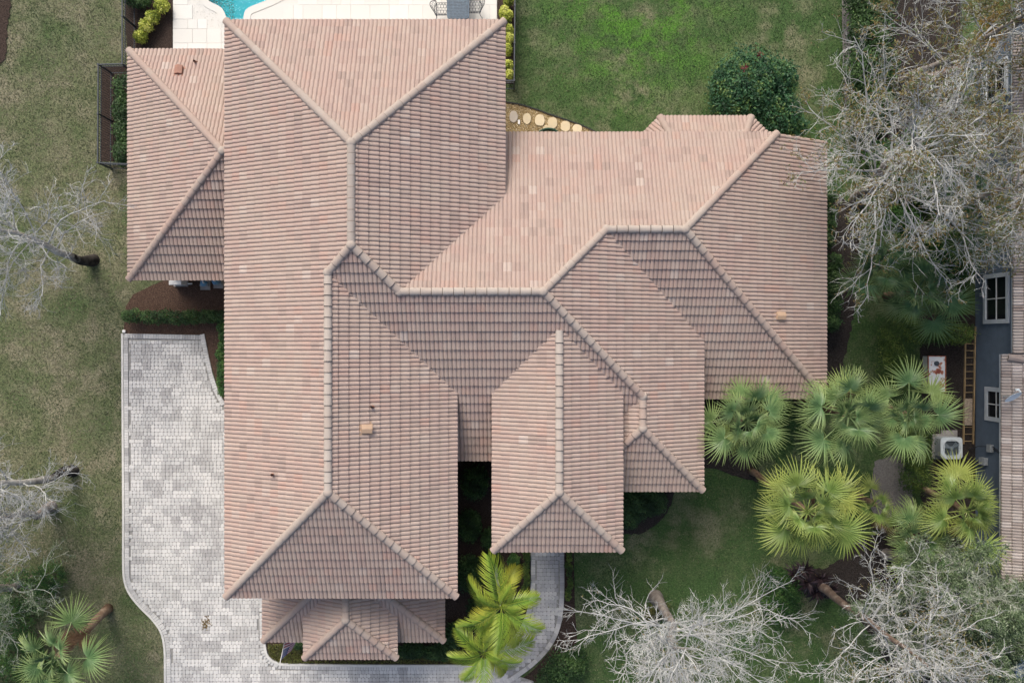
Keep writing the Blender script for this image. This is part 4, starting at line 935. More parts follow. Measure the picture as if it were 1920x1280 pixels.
bare_tree('bare_tree', 'large spreading bare white limbed tree in the front lawn by the walkway', (1228, 1118), 8.6, 4.6, 103, LG, M['trunk_grey'], 34, start=.28, r0=.2, nleaf=500, leaf_mat=G['rusty'], dens=.92, lean=(-.5, 1.1))
bare_tree('bare_tree', 'bare tree with a brown trunk rising beside the purple plant', (1528, 1092), 9.6, 3.9, 104, LG, M['trunk_brown'], 26, start=.4, dens=.9, nleaf=2500, leaf_mat=G['rusty'])
bare_tree('bare_tree', 'huge bare grey tree overhanging the east roof corner', (1610, 378), 10.6, 4.6, 105, LG, M['trunk_grey'], 38, start=.3, r0=.22, nleaf=7500, leaf_mat=G['rusty'], lean=(-3.1, .1), leaf_size=.14, dens=.95)
bare_tree('bare_tree', 'bare grey tree rising out of the boundary hedge', (1672, 165), 9.4, 3.7, 106, LG, M['trunk_grey'], 28, start=.33, nleaf=10000, leaf_mat=G['rusty'], leaf_size=.14, dens=.9)
bare_tree('bare_tree', 'bare grey tree between the fan palms and the slate blue house', (1700, 432), 10.8, 3.8, 107, LG, M['trunk_grey'], 34, start=.3, nleaf=9000, leaf_mat=G['rusty'], lean=(-.8, .1), leaf_size=.14, dens=.9)
bare_tree('golden_tree', 'tree with golden yellow needles behind the slate blue house', (1738, 150), 7.4, 1.9, 108, LG, M['trunk_brown'], 18, start=.5, nleaf=16000, leaf_mat=G['gold'], lean=(.5, .2), leaf_size=.12)
bare_tree('feathery_tree', 'grey green feathery tree over the palms south of the neighbouring house', (1660, 1040), 7.6, 2.9, 109, LGG, M['trunk_grey'], 26, start=.3, nleaf=36000, leaf_mat=G['olive'], droop=.03, leaf_size=.12)
bare_tree('feathery_tree', 'grey green feathery tree with pale twigs beside the brown trunked bare tree', (1655, 1150), 7.2, 3.0, 110, LGG, M['trunk_grey'], 26, start=.3, nleaf=36000, leaf_mat=G['olive'], droop=.03, leaf_size=.12)
bare_tree('feathery_tree', 'grey green feathery tree next to the grey tiled roof edge', (1745, 1085), 6.4, 2.6, 111, LGG, M['trunk_grey'], 22, start=.3, nleaf=26000, leaf_mat=G['olive'], droop=.03, leaf_size=.12)
bare_tree('feathery_tree', 'thin streaky grey green tree over the palm beside the driveway curve', (62, 1090), 4.6, 3.9, 112, LGG, M['trunk_grey'], 26, start=.2, nleaf=12000, leaf_mat=G['olive'], lean=(-.6, -.3), leaf_size=.10, dens=.9, el=(.3, .9))
bare_tree('bare_tree', 'tangled bare grey tree behind the leaning dark trunk in the west yard', (95, 950), 4.6, 2.6, 113, LG, M['trunk_grey'], 18, start=.35, lean=(-.6, 0), nleaf=300, leaf_mat=G['rusty'])

# ---------------------------------------------------------------- palms
def fan_frond(seed, pet, R, mats):
    rg = np.random.default_rng(seed); V = []; Fc = []; tip = []; mi = []
    # petiole
    n = 5; pts = [(pet * i / (n - 1), 0, .05 * math.sin(math.pi * i / (n - 1))) for i in range(n)]
    for i, p in enumerate(pts):
        w = .022 - .010 * i / (n - 1)
        for q in range(4): V.append((p[0], p[1] + w * math.cos(q * math.pi / 2), p[2] + w * math.sin(q * math.pi / 2))); tip.append(0.55)
    for i in range(n - 1):
        for q in range(4): Fc.append((i * 4 + q, i * 4 + (q + 1) % 4, i * 4 + 4 + (q + 1) % 4, i * 4 + 4 + q))
    nl = 32; span = math.radians(122)
    for i in range(nl):
        a = -span + 2 * span * i / (nl - 1); Rl = R * (1 - .30 * (abs(a) / span) ** 2) * rg.uniform(.88, 1.06); a += rg.normal() * .03
        ca, sa = math.cos(a), math.sin(a); b0 = len(V); dr = rg.uniform(.08, .42); fold = .10 * math.cos(a)
        for j, (t, w) in enumerate(((0.02, .004), (.32, .032), (.62, .019), (.86, .009), (1.0, .0015))):
            r_ = Rl * t; x, y = pet + ca * r_, sa * r_; z = .05 * t - dr * Rl * t ** 2.4 + fold * abs(sa) * t * .5
            w *= R
            for sgn, zz in ((-1, .012 * (j not in (0, 4))), (0, -.012 * (j not in (0, 4))), (1, .012 * (j not in (0, 4)))):
                V.append((x - sa * w * sgn, y + ca * w * sgn, z + zz)); tip.append(t)
        for j in range(4):
            for c in range(2): p = b0 + j * 3 + c; Fc.append((p, p + 1, p + 4, p + 3))
    return mk_mesh('frond', V, np.array(Fc), mats, None, tip)
def pinnate_frond(seed, L, mats):
    rg = np.random.default_rng(seed); V = []; Fc = []; tip = []
    n = 12; ts = np.linspace(0, 1, n)
    P = np.array([(L * (t - .12 * t ** 3), 0.02 * math.sin(5 * t), L * (.10 * t - .42 * t ** 2.6)) for t in ts])
    for i in range(n):
        w = .02 * (1 - .8 * ts[i])
        for q in range(4): V.append((P[i][0], P[i][1] + w * math.cos(q * 1.571), P[i][2] + w * math.sin(q * 1.571))); tip.append(.7)
    for i in range(n - 1):
        for q in range(4): Fc.append((i * 4 + q, i * 4 + (q + 1) % 4, i * 4 + 4 + (q + 1) % 4, i * 4 + 4 + q))
    nl = 42
    for i in range(nl):
        t = .14 + .86 * i / (nl - 1); x = t * (n - 1); k = min(int(x), n - 2); p = P[k] + (P[k + 1] - P[k]) * (x - k); d = P[k + 1] - P[k]; d /= np.linalg.norm(d)
        for sg in (-1, 1):
            ang = (1.05 - .5 * t) + rg.normal() * .05; ln = L * (.30 * math.sin(math.pi * (.12 + .80 * t)) + .05) * rg.uniform(.9, 1.1)
            u = d * math.cos(ang) + np.array([0, sg * math.sin(ang), 0]); s = np.cross(u, (0, 0, 1)); s /= np.linalg.norm(s) + 1e-9; b0 = len(V); w0 = .017
            for j, (tt, w) in enumerate(((0, .35), (.35, 1), (.7, .7), (1, .05))):
                q = p + u * ln * tt + np.array([0, 0, .16 * ln * math.sin(math.pi * tt * .8) - .42 * ln * tt ** 2.2 * rg.uniform(.7, 1.2)])
                V.append(tuple(q + s * w0 * w)); V.append(tuple(q - s * w0 * w)); tip += [.15 + .75 * tt] * 2
            for j in range(3): p_ = b0 + j * 2; Fc.append((p_, p_ + 1, p_ + 3, p_ + 2))
    return mk_mesh('frond', V, np.array(Fc), mats, None, tip)
FANS = {k: [fan_frond(s, pt, R_, M[k]) for s, pt, R_ in ((1, .85, .86), (2, .65, .80), (3, 1.05, .88), (4, .5, .72))] for k in ('fan', 'fan_y', 'fan_d', 'dead_frond')}
PINS = [pinnate_frond(s, L_, M['areca']) for s, L_ in ((1, 1.95), (2, 1.65), (3, 2.1))]
def palm(name, label, base_px, crown_px, z, meshes, n, scale, seed, trunk_m, r=.13, el=(-.35, 1.4), dead=0, cat='palm tree', group=None):
    rg = random.Random(seed); b = W(*base_px); c = W(crown_px[0], crown_px[1], z); root = thing(name, label, cat, b, group)
    m = MB(); mid = [tuple(b[k] + (c[k] - b[k]) * t for k in range(3)) for t in (0, .12, .3, .5, .7, .85, 1)]
    mid = [(p[0] + .03 * math.sin(2.8 * i), p[1] + .03 * math.sin(1.9 * i), p[2]) if 0 < i < 6 else p for i, p in enumerate(mid)]
    m.tube(mid, [r * 1.35, r * 1.05, r, r * .95, r * .95, r * 1.05, r * .8], 10); m.build('trunk', trunk_m, root, smooth=True)
    for i in range(n):
        t = (i + .5) / n; az = i * 2.39996 + rg.uniform(-.25, .25); e = el[1] + (el[0] - el[1]) * t ** .75 + rg.uniform(-.12, .12)
        s = scale * (.62 + .42 * min(1, t * 2.2)) * rg.uniform(.82, 1.12)
        o = obj('frond', rg.choice(meshes), root); o.rotation_euler = (rg.uniform(-.6, .6), -e, az + rg.uniform(-.2, .2)); o.scale = (s,) * 3
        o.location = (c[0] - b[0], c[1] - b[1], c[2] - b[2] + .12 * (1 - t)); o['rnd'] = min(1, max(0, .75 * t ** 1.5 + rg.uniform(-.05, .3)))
    for i in range(dead):
        o = obj('dead_frond', rg.choice(FANS['dead_frond']), root); o.rotation_euler = (0, rg.uniform(.6, 1.1), rg.uniform(0, 6.28)); o.scale = (scale * .75,) * 3; o.location = (c[0] - b[0], c[1] - b[1], c[2] - b[2] - .1); o['rnd'] = rg.random()
        o['label'] = 'hanging rust brown dead frond'
    return root
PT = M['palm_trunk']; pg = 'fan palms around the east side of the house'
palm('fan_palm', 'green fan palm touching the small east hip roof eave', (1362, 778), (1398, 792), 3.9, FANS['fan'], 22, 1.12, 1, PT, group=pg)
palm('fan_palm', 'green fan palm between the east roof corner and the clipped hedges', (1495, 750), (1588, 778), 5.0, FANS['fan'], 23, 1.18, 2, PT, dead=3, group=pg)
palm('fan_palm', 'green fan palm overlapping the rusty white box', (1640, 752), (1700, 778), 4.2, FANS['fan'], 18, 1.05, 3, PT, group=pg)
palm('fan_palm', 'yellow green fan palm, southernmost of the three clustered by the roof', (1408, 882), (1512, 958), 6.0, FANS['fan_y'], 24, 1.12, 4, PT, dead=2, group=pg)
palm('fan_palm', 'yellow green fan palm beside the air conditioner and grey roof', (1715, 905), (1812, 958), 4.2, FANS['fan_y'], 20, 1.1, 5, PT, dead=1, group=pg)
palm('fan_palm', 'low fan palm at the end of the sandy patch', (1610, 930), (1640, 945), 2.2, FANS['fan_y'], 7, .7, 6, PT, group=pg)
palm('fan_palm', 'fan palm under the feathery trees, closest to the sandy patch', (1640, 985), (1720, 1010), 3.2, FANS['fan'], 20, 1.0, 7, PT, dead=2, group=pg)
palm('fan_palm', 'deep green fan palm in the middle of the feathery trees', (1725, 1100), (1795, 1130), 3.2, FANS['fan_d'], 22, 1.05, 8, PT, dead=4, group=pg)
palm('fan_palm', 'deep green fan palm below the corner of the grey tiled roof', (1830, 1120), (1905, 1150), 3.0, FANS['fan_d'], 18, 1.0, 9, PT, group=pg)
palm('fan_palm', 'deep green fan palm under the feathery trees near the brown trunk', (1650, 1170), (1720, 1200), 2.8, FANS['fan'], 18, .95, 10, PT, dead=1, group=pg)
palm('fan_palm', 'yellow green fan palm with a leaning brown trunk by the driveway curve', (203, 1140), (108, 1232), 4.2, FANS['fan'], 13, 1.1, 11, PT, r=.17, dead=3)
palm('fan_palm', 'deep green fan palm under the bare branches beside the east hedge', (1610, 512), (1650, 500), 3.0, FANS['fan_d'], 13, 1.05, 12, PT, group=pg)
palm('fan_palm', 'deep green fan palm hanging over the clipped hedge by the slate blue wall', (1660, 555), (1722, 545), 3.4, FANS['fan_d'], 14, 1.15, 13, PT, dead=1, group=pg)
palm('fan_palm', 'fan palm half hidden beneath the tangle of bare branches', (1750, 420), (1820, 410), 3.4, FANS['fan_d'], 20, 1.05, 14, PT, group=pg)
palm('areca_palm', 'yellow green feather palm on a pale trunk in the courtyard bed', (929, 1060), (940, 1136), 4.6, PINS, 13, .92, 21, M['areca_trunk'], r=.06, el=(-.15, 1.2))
palm('areca_palm', 'yellow green feather palm arching over the driveway and walkway junction', (915, 1160), (908, 1222), 3.8, PINS, 12, .88, 22, M['areca_trunk'], r=.06, el=(-.15, 1.2))

# ---------------------------------------------------------------- black picket fences
def fence(label, line_px, seed):
    pts = [W(a, b, 1.2)[:2] for a, b in line_px]; root = thing('pool_fence', label, 'fence', (*pts[0], 0)); ox, oy = pts[0]
    pm = MB(); pm.box(-.008, .008, -.008, .008, .06, 1.17); pm = pm.mesh('picket', M['black_metal'], rnd=False)
    po = MB(); po.box(-.03, .03, -.03, .03, 0, 1.2); po.box(-.036, .036, -.036, .036, 1.2, 1.225); po = po.mesh('post', M['rail_metal'], rnd=False)
    for i in range(len(pts) - 1):
        (x1, y1), (x2, y2) = pts[i], pts[i + 1]; L = math.hypot(x2 - x1, y2 - y1); a = math.atan2(y2 - y1, x2 - x1); k = max(1, round(L / 1.8))
        for zz, ht, wd_ in ((1.16, .045, .045), (.93, .03, .03), (.12, .03, .03)):
            m = MB(); m.box(0, L, -wd_ / 2, wd_ / 2, zz, zz + ht); o = obj('rail', m.mesh('rail', M['rail_metal'], rnd=False), root, (x1 - ox, y1 - oy, 0)); o.rotation_euler = (0, 0, a)
        for j in range(k + (1 if i == len(pts) - 2 else 0)): t = j / k; obj('post', po, root, (x1 + (x2 - x1) * t - ox, y1 + (y2 - y1) * t - oy, 0))
        n = int(L / .1)
        for j in range(1, n): t = j / n; obj('picket', pm, root, (x1 + (x2 - x1) * t - ox, y1 + (y2 - y1) * t - oy, 0))
fence('black picket fence around the shrub pen and pool side of the west wing', [(229, -60), (229, 120), (184, 121), (183, 305), (250, 308)], 1)
fence('black picket fence along the back lawn beside the yellow shrubs', [(966, -60), (964, 151), (930, 152)], 2)

# ---------------------------------------------------------------- patio set
c = W(859, -8, .72); rt = thing('patio_table', 'blue grey rectangular metal patio table on the cream pool deck', 'table', (c[0], c[1], .046)); x, y = c[0], c[1]; hw, hl = .47, .98
m = MB(); pl = []
for sx, sy in ((1, 1), (-1, 1), (-1, -1), (1, -1)):
    a0 = {(1, 1): 0, (-1, 1): 90, (-1, -1): 180, (1, -1): 270}[(sx, sy)]
    for q in (0, 30, 60, 90): pl.append((x + sx * (hw - .12) + .12 * math.cos(math.radians(a0 + q)), y + sy * (hl - .12) + .12 * math.sin(math.radians(a0 + q))))
m.prism(pl, .70, .735, inset=.01); m.build('table_top', M['table_top'], rt)
for k in range(15):
    m = MB(); yy = y - hl + .12 + k * (2 * hl - .24) / 14; m.box(x - hw + .06, x + hw - .06, yy - .045, yy + .045, .736, .744, bev=.003); m.build('slat', M['table_top'], rt)
m = MB(); m.tube([(x + (hw - .02) * math.cos(q), y + (hl - .02) * math.sin(q), .742) for q in np.linspace(0, 6.283, 33)], .012, 5)
for sx in (-1, 1):
    for sy in (-1, 1):
        l = MB(); l.tube([(x + sx * .3, y + sy * .7, .70), (x + sx * .36, y + sy * .76, .4), (x + sx * .31, y + sy * .72, .2), (x + sx * .42, y + sy * .84, .05)], [.03, .025, .022, .03], 7); l.build('leg', M['iron'], rt)
def patio_chair(label, px, py, facing, grp):
    c = W(px, py, .45); rt = thing('patio_chair', label, 'chair', (c[0], c[1], .046), grp, facing)
    m = MB(); w = .26
    m.tube([(-.24, -w, .43), (.24, -w, .43), (.24, w, .43), (-.24, w, .43), (-.24, -w, .43)], .014, 6)
    for k in range(5):
        for s in (-1, 1): m.tube([(-.24 + .12 * k, -w, .43), (-.24 + .12 * k + s * .1, 0, .43), (-.24 + .12 * k, w, .43)], .007, 4)
    for k in range(4): m.tube([(-.24, -w + .13 * (k + .5), .432), (.24, -w + .13 * (k + .5), .432)], .006, 4)
    obj('seat', m.mesh('seat', M['iron'], rnd=False), rt)
    m = MB(); arc = [(-.24 - .22 * math.sin(math.pi * t), -.30 + .6 * t, .43 + .5 * math.sin(math.pi * t) ** .5) for t in np.linspace(0, 1, 17)]; m.tube(arc, .016, 6)
    for t in np.linspace(.15, .85, 7): m.tube([(-.24, -.30 + .6 * t, .43), (-.24 - .2 * math.sin(math.pi * t), -.30 + .6 * t + .04 * math.sin(9 * t), .43 + .48 * math.sin(math.pi * t) ** .5)], .007, 4)
    for q in (.3, .7): m.tube([(-.24 - .22 * q * math.sin(math.pi * t), -.28 + .56 * t, .43 + .5 * q) for t in np.linspace(.08, .92, 9)], .007, 4)
    obj('backrest', m.mesh('backrest', M['iron'], rnd=False), rt)
    for s in (-1, 1):
        m = MB(); m.tube([(-.3, s * .29, .62), (-.1, s * .32, .66), (.16, s * .32, .66), (.24, s * .30, .56), (.22, s * .27, .43)], .013, 6); obj('armrest', m.mesh('armrest', M['iron'], rnd=False), rt)
        for fx in (-1, 1):
            m = MB(); m.tube([(fx * .22, s * .24, .43), (fx * .25, s * .26, .2), (fx * .33, s * .31, .0)], .013, 6); obj('leg', m.mesh('leg', M['iron'], rnd=False), rt)
patio_chair('dark lattice patio chair pulled up to the table side towards the pool', 829, 18, 0, 'patio chairs')
patio_chair('dark lattice patio chair at the table side towards the yellow shrubs', 889, 14, math.pi, 'patio chairs')

# ---------------------------------------------------------------- flag
rt = thing('flag', 'small striped flag with blue canton hanging from a white pole at the garage corner', 'flag', (*W(534, 1196, 2.0)[:2], 1.9)); a = Vector(W(536, 1192, 2.0)); b = Vector(W(525.5, 1240, 2.75))
m = MB(); m.tube([tuple(a), tuple(b)], .014, 8); m.tube([tuple(b), tuple(b + (b - a).normalized() * .05)], [.022, .016], 8); m.build('pole', M['pvc'], rt)
d = (a - b).normalized(); nu, nv = 14, 13; hoist, fly = .78, .92
def FP(u, v):      # v along the hoist from the tip (canton side), u towards the fly
    p = b + d * (.06 + hoist * v); fall = .55 + .35 * (1 - v); w_ = .05 * math.sin(7 * u + 2.5 * v) * u
    q = p + Vector((.62 - .30 * (1 - v), .12 * u + .1 * (1 - v), -fall)) * (fly * u) + Vector((0, w_, w_)); return q
def fcol(i, j): return 2 if i < nu * .4 and j < 7 else (0 if j % 2 == 0 else 1)
vs = [FP(i / nu, j / nv) for i in range(nu + 1) for j in range(nv + 1)]; fs = []; mi = []
for i in range(nu):
    for j in range(nv): p = i * (nv + 1) + j; fs.append((p, p + 1, p + nv + 2, p + nv + 1)); mi.append(fcol(i, j))
me = mk_mesh('flag_cloth', [tuple(v - Vector(rt.location)) for v in vs], fs, [M['flag_red'], M['flag_white'], M['flag_blue']], mat_idx=mi); obj('flag_cloth', me, rt)
m = MB()
for i in range(9):
    for j in range(5 if i % 2 else 6):
        u = .4 * (j + (.5 if i % 2 == 0 else 1)) / 6.1; v = (7 / 13) * (i + .5) / 9
        for sg in (1, -1):
            nrm = (FP(u + .01, v) - FP(u, v)).cross(FP(u, v + .01) - FP(u, v)).normalized() * .004 * sg; p = FP(u, v) + nrm; e1 = (FP(u + .02, v) - FP(u, v)).normalized() * .013; e2 = (FP(u, v + .02) - FP(u, v)).normalized() * .013
            m.add([p + e1, p + e2, p - e1, p - e2], [(0, 1, 2, 3)])
m.build('stars', M['flag_white'], rt)

# ---------------------------------------------------------------- utility corner south of the west wing
def util(name, label, cat, build):
    pass
c = W(331, 526, .5); rt = thing('utility_cabinet', 'white metal utility cabinet against the west wing wall', 'cabinet', (c[0], c[1], 0)); x, y = c[0], c[1]
m = MB(); m.box(x - .24, x + .24, y - .17, y + .3, .08, .62, bev=.02); m.build('cabinet_body', M['white'], rt); m = MB(); m.box(x - .26, x + .26, y - .19, y + .32, .622, .65, bev=.01); m.build('lid', M['pvc'], rt); m = MB(); m.box(x - .3, x + .3, y - .22, y + .35, .02, .08); m.build('plinth', M['concrete'], rt)
for k_, (px, py, lb, hgt) in enumerate([(381, 533, 'blue pool pump on a grey pad beside the utility bed', .35), (406, 530, 'blue pool filter canister tucked under the roof corner', .6)]):
    c = W(px, py, .3); x, y = c[0], c[1]; rt = thing('pool_pump', lb, 'pump', (x, y, 0), 'pool pumps')
    m = MB(); m.box(x - .21, x + .21, y - .22, y + .2, .02, .08, bev=.01); m.build('pad', M['concrete'], rt)
    m = MB(); m.tube([(x, y + .05, .08), (x, y + .05, hgt * .8), (x, y + .05, hgt)], [.13, .14, .08], 14); m.build('tank', M['blue_plastic'], rt, smooth=False)
    m = MB(); m.tube([(x - .16, y - .02, .2), (x + .18, y - .02, .2)], .07, 12); m.build('motor', M['grey_plastic'], rt)
    m = MB(); m.tube([(x + .05, y + .05, hgt), (x + .05, y + .05, hgt + .1), (x + .05, y + .35, hgt + .1)], .025, 8); m.tube([(x - .12, y + .05, .2), (x - .12, y + .4, .2)], .025, 8); m.build('pipe', M['pvc'], rt)
c = W(356, 532, .1); rt = thing('pipe_stub', 'short white pipe lying between the cabinet and the pump', 'pipe', (c[0], c[1], .04)); m = MB(); m.tube([(c[0] - .09, c[1], .07), (c[0] + .09, c[1] + .01, .07)], .035, 8); m.build('tube', M['pvc'], rt)
c = W(234, 621); rt = thing('drain_cap', 'small white drain cap at the corner of the driveway', 'drain cap', (c[0], c[1], .02)); m = MB(); m.tube([(c[0], c[1], .02), (c[0], c[1], .09), (c[0], c[1], .1)], [.07, .07, .05], 10); m.build('cap', M['pvc'], rt)
# fallen leaf litter on the driveway
rg = np.random.default_rng(5); c = np.array(W(388, 1166)); k = 70; Pq = np.column_stack([c[0] + rg.normal(size=k) * .10, c[1] + rg.normal(size=k) * .16, np.full(k, .085)])
V, Fq, R = leaf_quads(rg, Pq, np.tile([0, 0, 1.0], (k, 1)), .09, .5, rg.random(k) * .35, .25); tag(obj('leaf_litter', mk_mesh('leaf_litter', V, Fq, G['rusty'], R)), 'small drift of tan dead leaves on the paver driveway', 'leaves', kind='stuff')

# ---------------------------------------------------------------- neighbouring house on the east side
nb = thing('neighbour_house', 'slate blue house with grey brown tiled roof beyond the hedges', 'house', (19.77, 0, 0))
m = MB(); m.box(19.77, 30, -14.5, 12.5, 0, 2.75); m.build('wall', M['blue_stucco'], nb)
NF = [((19.14, 0), 2.9, (1, 0), [ccw([(19.14, -.5), (19.14, -9.6), (24.0, -9.6), (24.0, -.5)])]), ((19.60, 0), 2.9, (1, 0), [ccw([(19.60, 12.0), (19.60, -.45), (24.5, -.45), (24.5, 12.0)])])]
NP = .42
_f = math.atan(NP)
lay_tiles(NF, nb, M['grey_tile'], scale_b=.78, pitch=NP, seed=9, n_ind=300)
m = MB()
for f in NF:
    for p in f[3]: m.add([(x, y, f[1] + NP * (x - f[0][0]) - .012) for x, y in p], [list(range(len(p)))])
m.build('roof_deck', M['deck_under'], nb)
m = MB(); m.box(19.17, 19.77, -9.6, -.5, 2.66, 2.72); m.box(19.16, 19.19, -9.6, -.5, 2.72, 2.9); m.box(19.63, 19.77, -.45, 12, 2.67, 2.73); m.box(19.62, 19.65, -.45, 12, 2.73, 2.9); m.build('fascia', M['offwhite'], nb)
hm = MB(); hm.tube([(19.3, -.62, 3.0), (20.6, -.9, 3.45), (22.5, -1.2, 4.1)], .15, 10); hm.build('hip_cap', M['grey_tile'], nb)
# window on the wall plane x = 19.77
def wall_at(px, py): u = px - 960; z = H - 19.77 * F / u; return z, (640 - py) * (H - z) / F
def nwin(y0, y1, z0, z1, mull=True):
    fr = MB(); t_ = .17
    fr.box(19.70, 19.79, y0 - t_, y1 + t_, z0 - t_, z0); fr.box(19.70, 19.79, y0 - t_, y1 + t_, z1, z1 + t_); fr.box(19.701, 19.79, y0 - t_, y0, z0, z1); fr.box(19.701, 19.79, y1, y1 + t_, z0, z1)
    w = fr.build('window', M['offwhite'], nb)
    g = MB(); g.box(19.755, 19.775, y0, y1, z0, z1); o = obj('pane', g.mesh('pane', M['dark_glass'], (19.77, 0, 0), rnd=False), w)
    g = MB(); g.box(19.735, 19.754, y0, y1, (z0 + z1) / 2 - .025, (z0 + z1) / 2 + .025); g.box(19.737, 19.753, (y0 + y1) / 2 - .02, (y0 + y1) / 2 + .02, z0, z1); o = obj('muntin', g.mesh('muntin', M['white'], (19.77, 0, 0), rnd=False), w)
nwin(-3.1, -2.05, .95, 2.1); nwin(.9, 2.6, .85, 2.2); nwin(10.0, 11.2, .9, 2.1)
m = MB(); m.box(19.62, 19.77, -4.55, -4.25, 1.05, 1.35, bev=.02); o = m.build('junction_box', M['grey_plastic'], nb)
m = MB(); m.box(19.6, 19.77, -5.15, -4.85, .55, .95, bev=.02); o = m.build('meter_box', M['grey_plastic'], nb)
m = MB()
for dy in (0, .07): m.tube([(19.72, -4.3 - dy, 1.3), (19.72, -4.5 - dy, 1.9), (19.72, -4.6 - dy, 2.7)], .018, 6)
m.tube([(19.72, -4.35, 1.05), (19.6, -4.4, .5), (19.5, -4.6, .05)], .02, 6); m.tube([(19.68, -5.1, .55), (19.5, -5.05, .15), (18.9, -4.75, .1), (18.6, -4.7, .3)], .03, 6); m.tube([(19.66, -5.15, .6), (19.4, -5.15, .12), (18.9, -4.85, .08), (18.6, -4.8, .3)], .025, 6)
m.build('conduit', M['conduit'], nb)
# satellite dish
c = W(1893, 741, 3.3); rt = thing('satellite_dish', 'pale oval satellite dish on the edge of the grey tiled roof', 'dish', c)
m = MB(); K = 20; rings = [(0, .0), (.10, .008), (.2, .03), (.29, .065), (.30, .075)]; vs = [(0, 0, 0)] + [(rr * 1.1 * math.cos(q * 2 * math.pi / K), rr * math.sin(q * 2 * math.pi / K), h) for rr, h in rings[1:] for q in range(K)]
fs = [(0, 1 + q, 1 + (q + 1) % K) for q in range(K)] + [(1 + i * K + q, 1 + (i + 1) * K + q, 1 + (i + 1) * K + (q + 1) % K, 1 + i * K + (q + 1) % K) for i in range(3) for q in range(K)]
m.add(vs, fs); o = obj('reflector', m.mesh('reflector', M['dish'], rnd=False), rt); o.rotation_euler = (math.radians(52), math.radians(-22), math.radians(35)); o.location = (0, 0, .15)
m = MB(); m.tube([(-.05, -.05, -.35), (-.05, -.05, 0), (0, 0, .12)], .022, 7); obj('mast', m.mesh('mast', M['grey_plastic'], rnd=False), rt)
m = MB(); m.tube([(0, -.1, 0), (.12, .25, .25)], .014, 6); obj('arm', m.mesh('arm', M['grey_plastic'], rnd=False), rt)
m = MB(); m.box(.06, .18, .2, .28, .22, .32, bev=.01); m.tube([(.19, .22, .27), (.25, .14, .25)], [.03, .035], 8); obj('receiver', m.mesh('receiver', M['dish'], rnd=False), rt)

# air conditioner
c = W(1789, 841, .82); rt = thing('air_conditioner', 'pale square air conditioner with round fan grille on the side yard soil', 'air conditioner', (c[0], c[1], .02)); x, y = c[0], c[1]
def rsq(hw_, r_, n=5): 
    out = []
    for a0, sx, sy in ((0, 1, 1), (90, -1, 1), (180, -1, -1), (270, 1, -1)):
        for q in range(n + 1): t = math.radians(a0 + 90 * q / n); out.append((x + sx * (hw_ - r_) + r_ * math.cos(t), y + sy * (hw_ - r_) + r_ * math.sin(t)))
    return out
m = MB(); m.box(x - .5, x + .5, y - .5, y + .5, .03, .1, bev=.01); m.build('pad', M['concrete'], rt)
m = MB(); m.prism(rsq(.40, .1), .1, .74); m.build('cabinet', M['ac_dark'], rt)
m = MB()
for k in range(8):
    p = rsq(.415, .11); n = len(p); z_ = .13 + k * .076; m.add([(a, b_, z_) for a, b_ in p] + [(a, b_, z_ + .05) for a, b_ in p], [(i, (i + 1) % n, n + (i + 1) % n, n + i) for i in range(n)])
m.build('louvre', M['ac_white'], rt)
out_ = rsq(.43, .13, 5); n = len(out_); ang = [math.atan2(b_ - y, a - x) for a, b_ in out_]; inn = [(x + .345 * math.cos(q), y + .345 * math.sin(q)) for q in ang]
m = MB(); m.add([(a, b_, .72) for a, b_ in out_] + [(a, b_, .80) for a, b_ in out_] + [(a, b_, .825) for a, b_ in inn] + [(a, b_, .74) for a, b_ in inn], [(r_ * n + i, r_ * n + (i + 1) % n, (r_ + 1) * n + (i + 1) % n, (r_ + 1) * n + i) for r_ in range(3) for i in range(n)]); m.build('top_cover', M['ac_white'], rt)
for k in range(3):
    m = MB(); a0 = .6 + k * 2.094; m.add([(x + r_ * math.cos(a0 + w_), y + r_ * math.sin(a0 + w_), .752 + .025 * (w_ > 0)) for r_, w_ in ((.06, -.5), (.32, -.32), (.32, .42), (.06, .6))], [(0, 1, 2, 3)]); m.build('fan_blade', M['ac_blade'], rt)
m = MB(); m.tube([(x, y, .745), (x, y, .81)], .07, 12); m.build('hub', M['ac_blade'], rt)
m = MB()
for rr in (.11, .17, .23, .29, .335): m.tube([(x + rr * math.cos(q), y + rr * math.sin(q), .822) for q in np.linspace(0, 6.2832, 29)], .0045, 4, cap=False)
for k in range(8): q = k * math.pi / 4; m.tube([(x + .07 * math.cos(q), y + .07 * math.sin(q), .815), (x + .345 * math.cos(q), y + .345 * math.sin(q), .822)], .004, 4)
m.build('grille', M['ac_dark'], rt)
rt.scale = (1.06, 1.06, .78)
# concrete slab next to it
c0 = W(1763, 822); c1 = W(1793, 806); m = MB(); m.box(c0[0], c1[0], c0[1] - .3, c1[1], .02, .09, bev=.01); rt = thing('concrete_slab', 'flat concrete slab on the soil touching the air conditioner', 'slab', ((c0[0] + c1[0]) / 2, c0[1], .02)); m.build('slab', M['concrete'], rt)
c = W(1783, 898, .3); rt = thing('standpipe', 'white standpipe between the air conditioner and the fan palm', 'pipe', (c[0], c[1], 0)); m = MB(); m.tube([(c[0], c[1], 0), (c[0], c[1], .45)], .05, 10); m.tube([(c[0], c[1], .45), (c[0], c[1], .5)], .07, 10); m.build('tube', M['pvc'], rt)
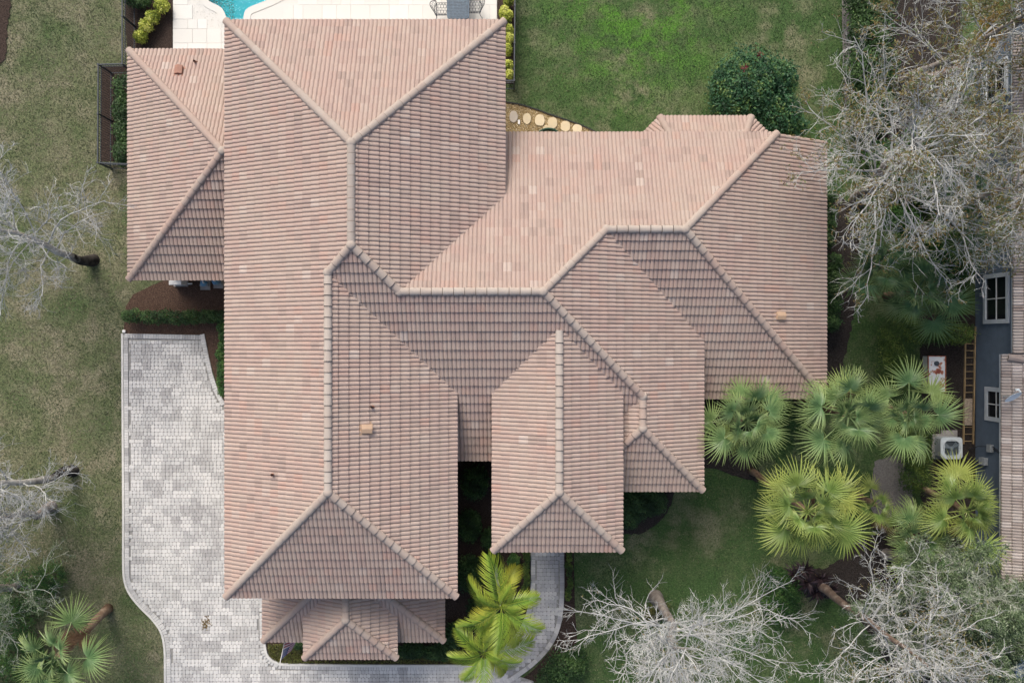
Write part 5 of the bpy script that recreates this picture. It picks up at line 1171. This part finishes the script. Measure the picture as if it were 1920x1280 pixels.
# rusty box
a = W(1741, 735, .55); b = W(1772, 668, .55); rt = thing('rusty_box', 'rusty white metal chest on the soil between hedge and ladder', 'chest', ((a[0] + b[0]) / 2, (a[1] + b[1]) / 2, .02))
m = MB(); m.box(a[0], b[0], a[1], b[1], .08, .55, bev=.015); m.build('body', M['rust'], rt)
m = MB(); e = .025
for q in ((a[0] - e, b[0] + e, a[1] - e, a[1]), (a[0] - e, b[0] + e, b[1], b[1] + e), (a[0] - e, a[0], a[1], b[1]), (b[0], b[0] + e, a[1], b[1])): m.box(q[0], q[1], q[2], q[3], .50, .575)
m.build('rim', M['rust_edge'], rt)
cx, cy = W(1756, 681, .57)[:2]; m = MB(); m.tube([(cx, cy, .55), (cx, cy, .60), (cx, cy, .605)], [.10, .10, .06], 14); m.build('lid_cap', M['ac_dark'], rt)
for sx in (a[0] + .06, b[0] - .06):
    for sy in (a[1] + .08, b[1] - .08): m = MB(); m.box(sx - .03, sx + .03, sy - .03, sy + .03, .02, .08); m.build('foot', M['rust_edge'], rt)
# ladder and plank
x0, x1 = W(1811, 0, .1)[0], W(1829, 0, .1)[0]; y0, y1 = W(0, 832, .1)[1], W(0, 612, .1)[1]; rt = thing('ladder', 'long tan ladder lying on the soil along the slate blue wall', 'ladder', (x0, y0, .02), rotz=0)
sh = .10
def lx(x_, y_): return x_ - .16 * (y1 - y_) / (y1 - y0) * .6
for xx in (x0, x1): m = MB(); m.add([(lx(xx, y_) + dx, y_, z_) for y_ in (y0, y1) for z_ in (.03, .12) for dx in (-.02, .02)], [(2, 3, 7, 6), (0, 2, 6, 4), (1, 5, 7, 3), (0, 1, 3, 2), (4, 6, 7, 5), (0, 4, 5, 1)]); m.build('side_rail', M['aluminium'], rt)
k = int((y1 - y0) / .296)
for i in range(k): yy = y0 + .12 + i * .296; m = MB(); m.tube([(lx(x0, yy), yy, .078), (lx(x1, yy), yy, .078)], .016, 6); m.build('rung', M['aluminium'], rt)
a = W(1808, 797, .15); b = W(1823, 747, .15); rt = thing('plank', 'short weathered grey board lying across the ladder rungs', 'plank', ((a[0] + b[0]) / 2, (a[1] + b[1]) / 2, .125)); m = MB(); m.box(a[0] + .01, b[0], a[1], b[1], .125, .16, bev=.006); m.build('board', M['plank'], rt)
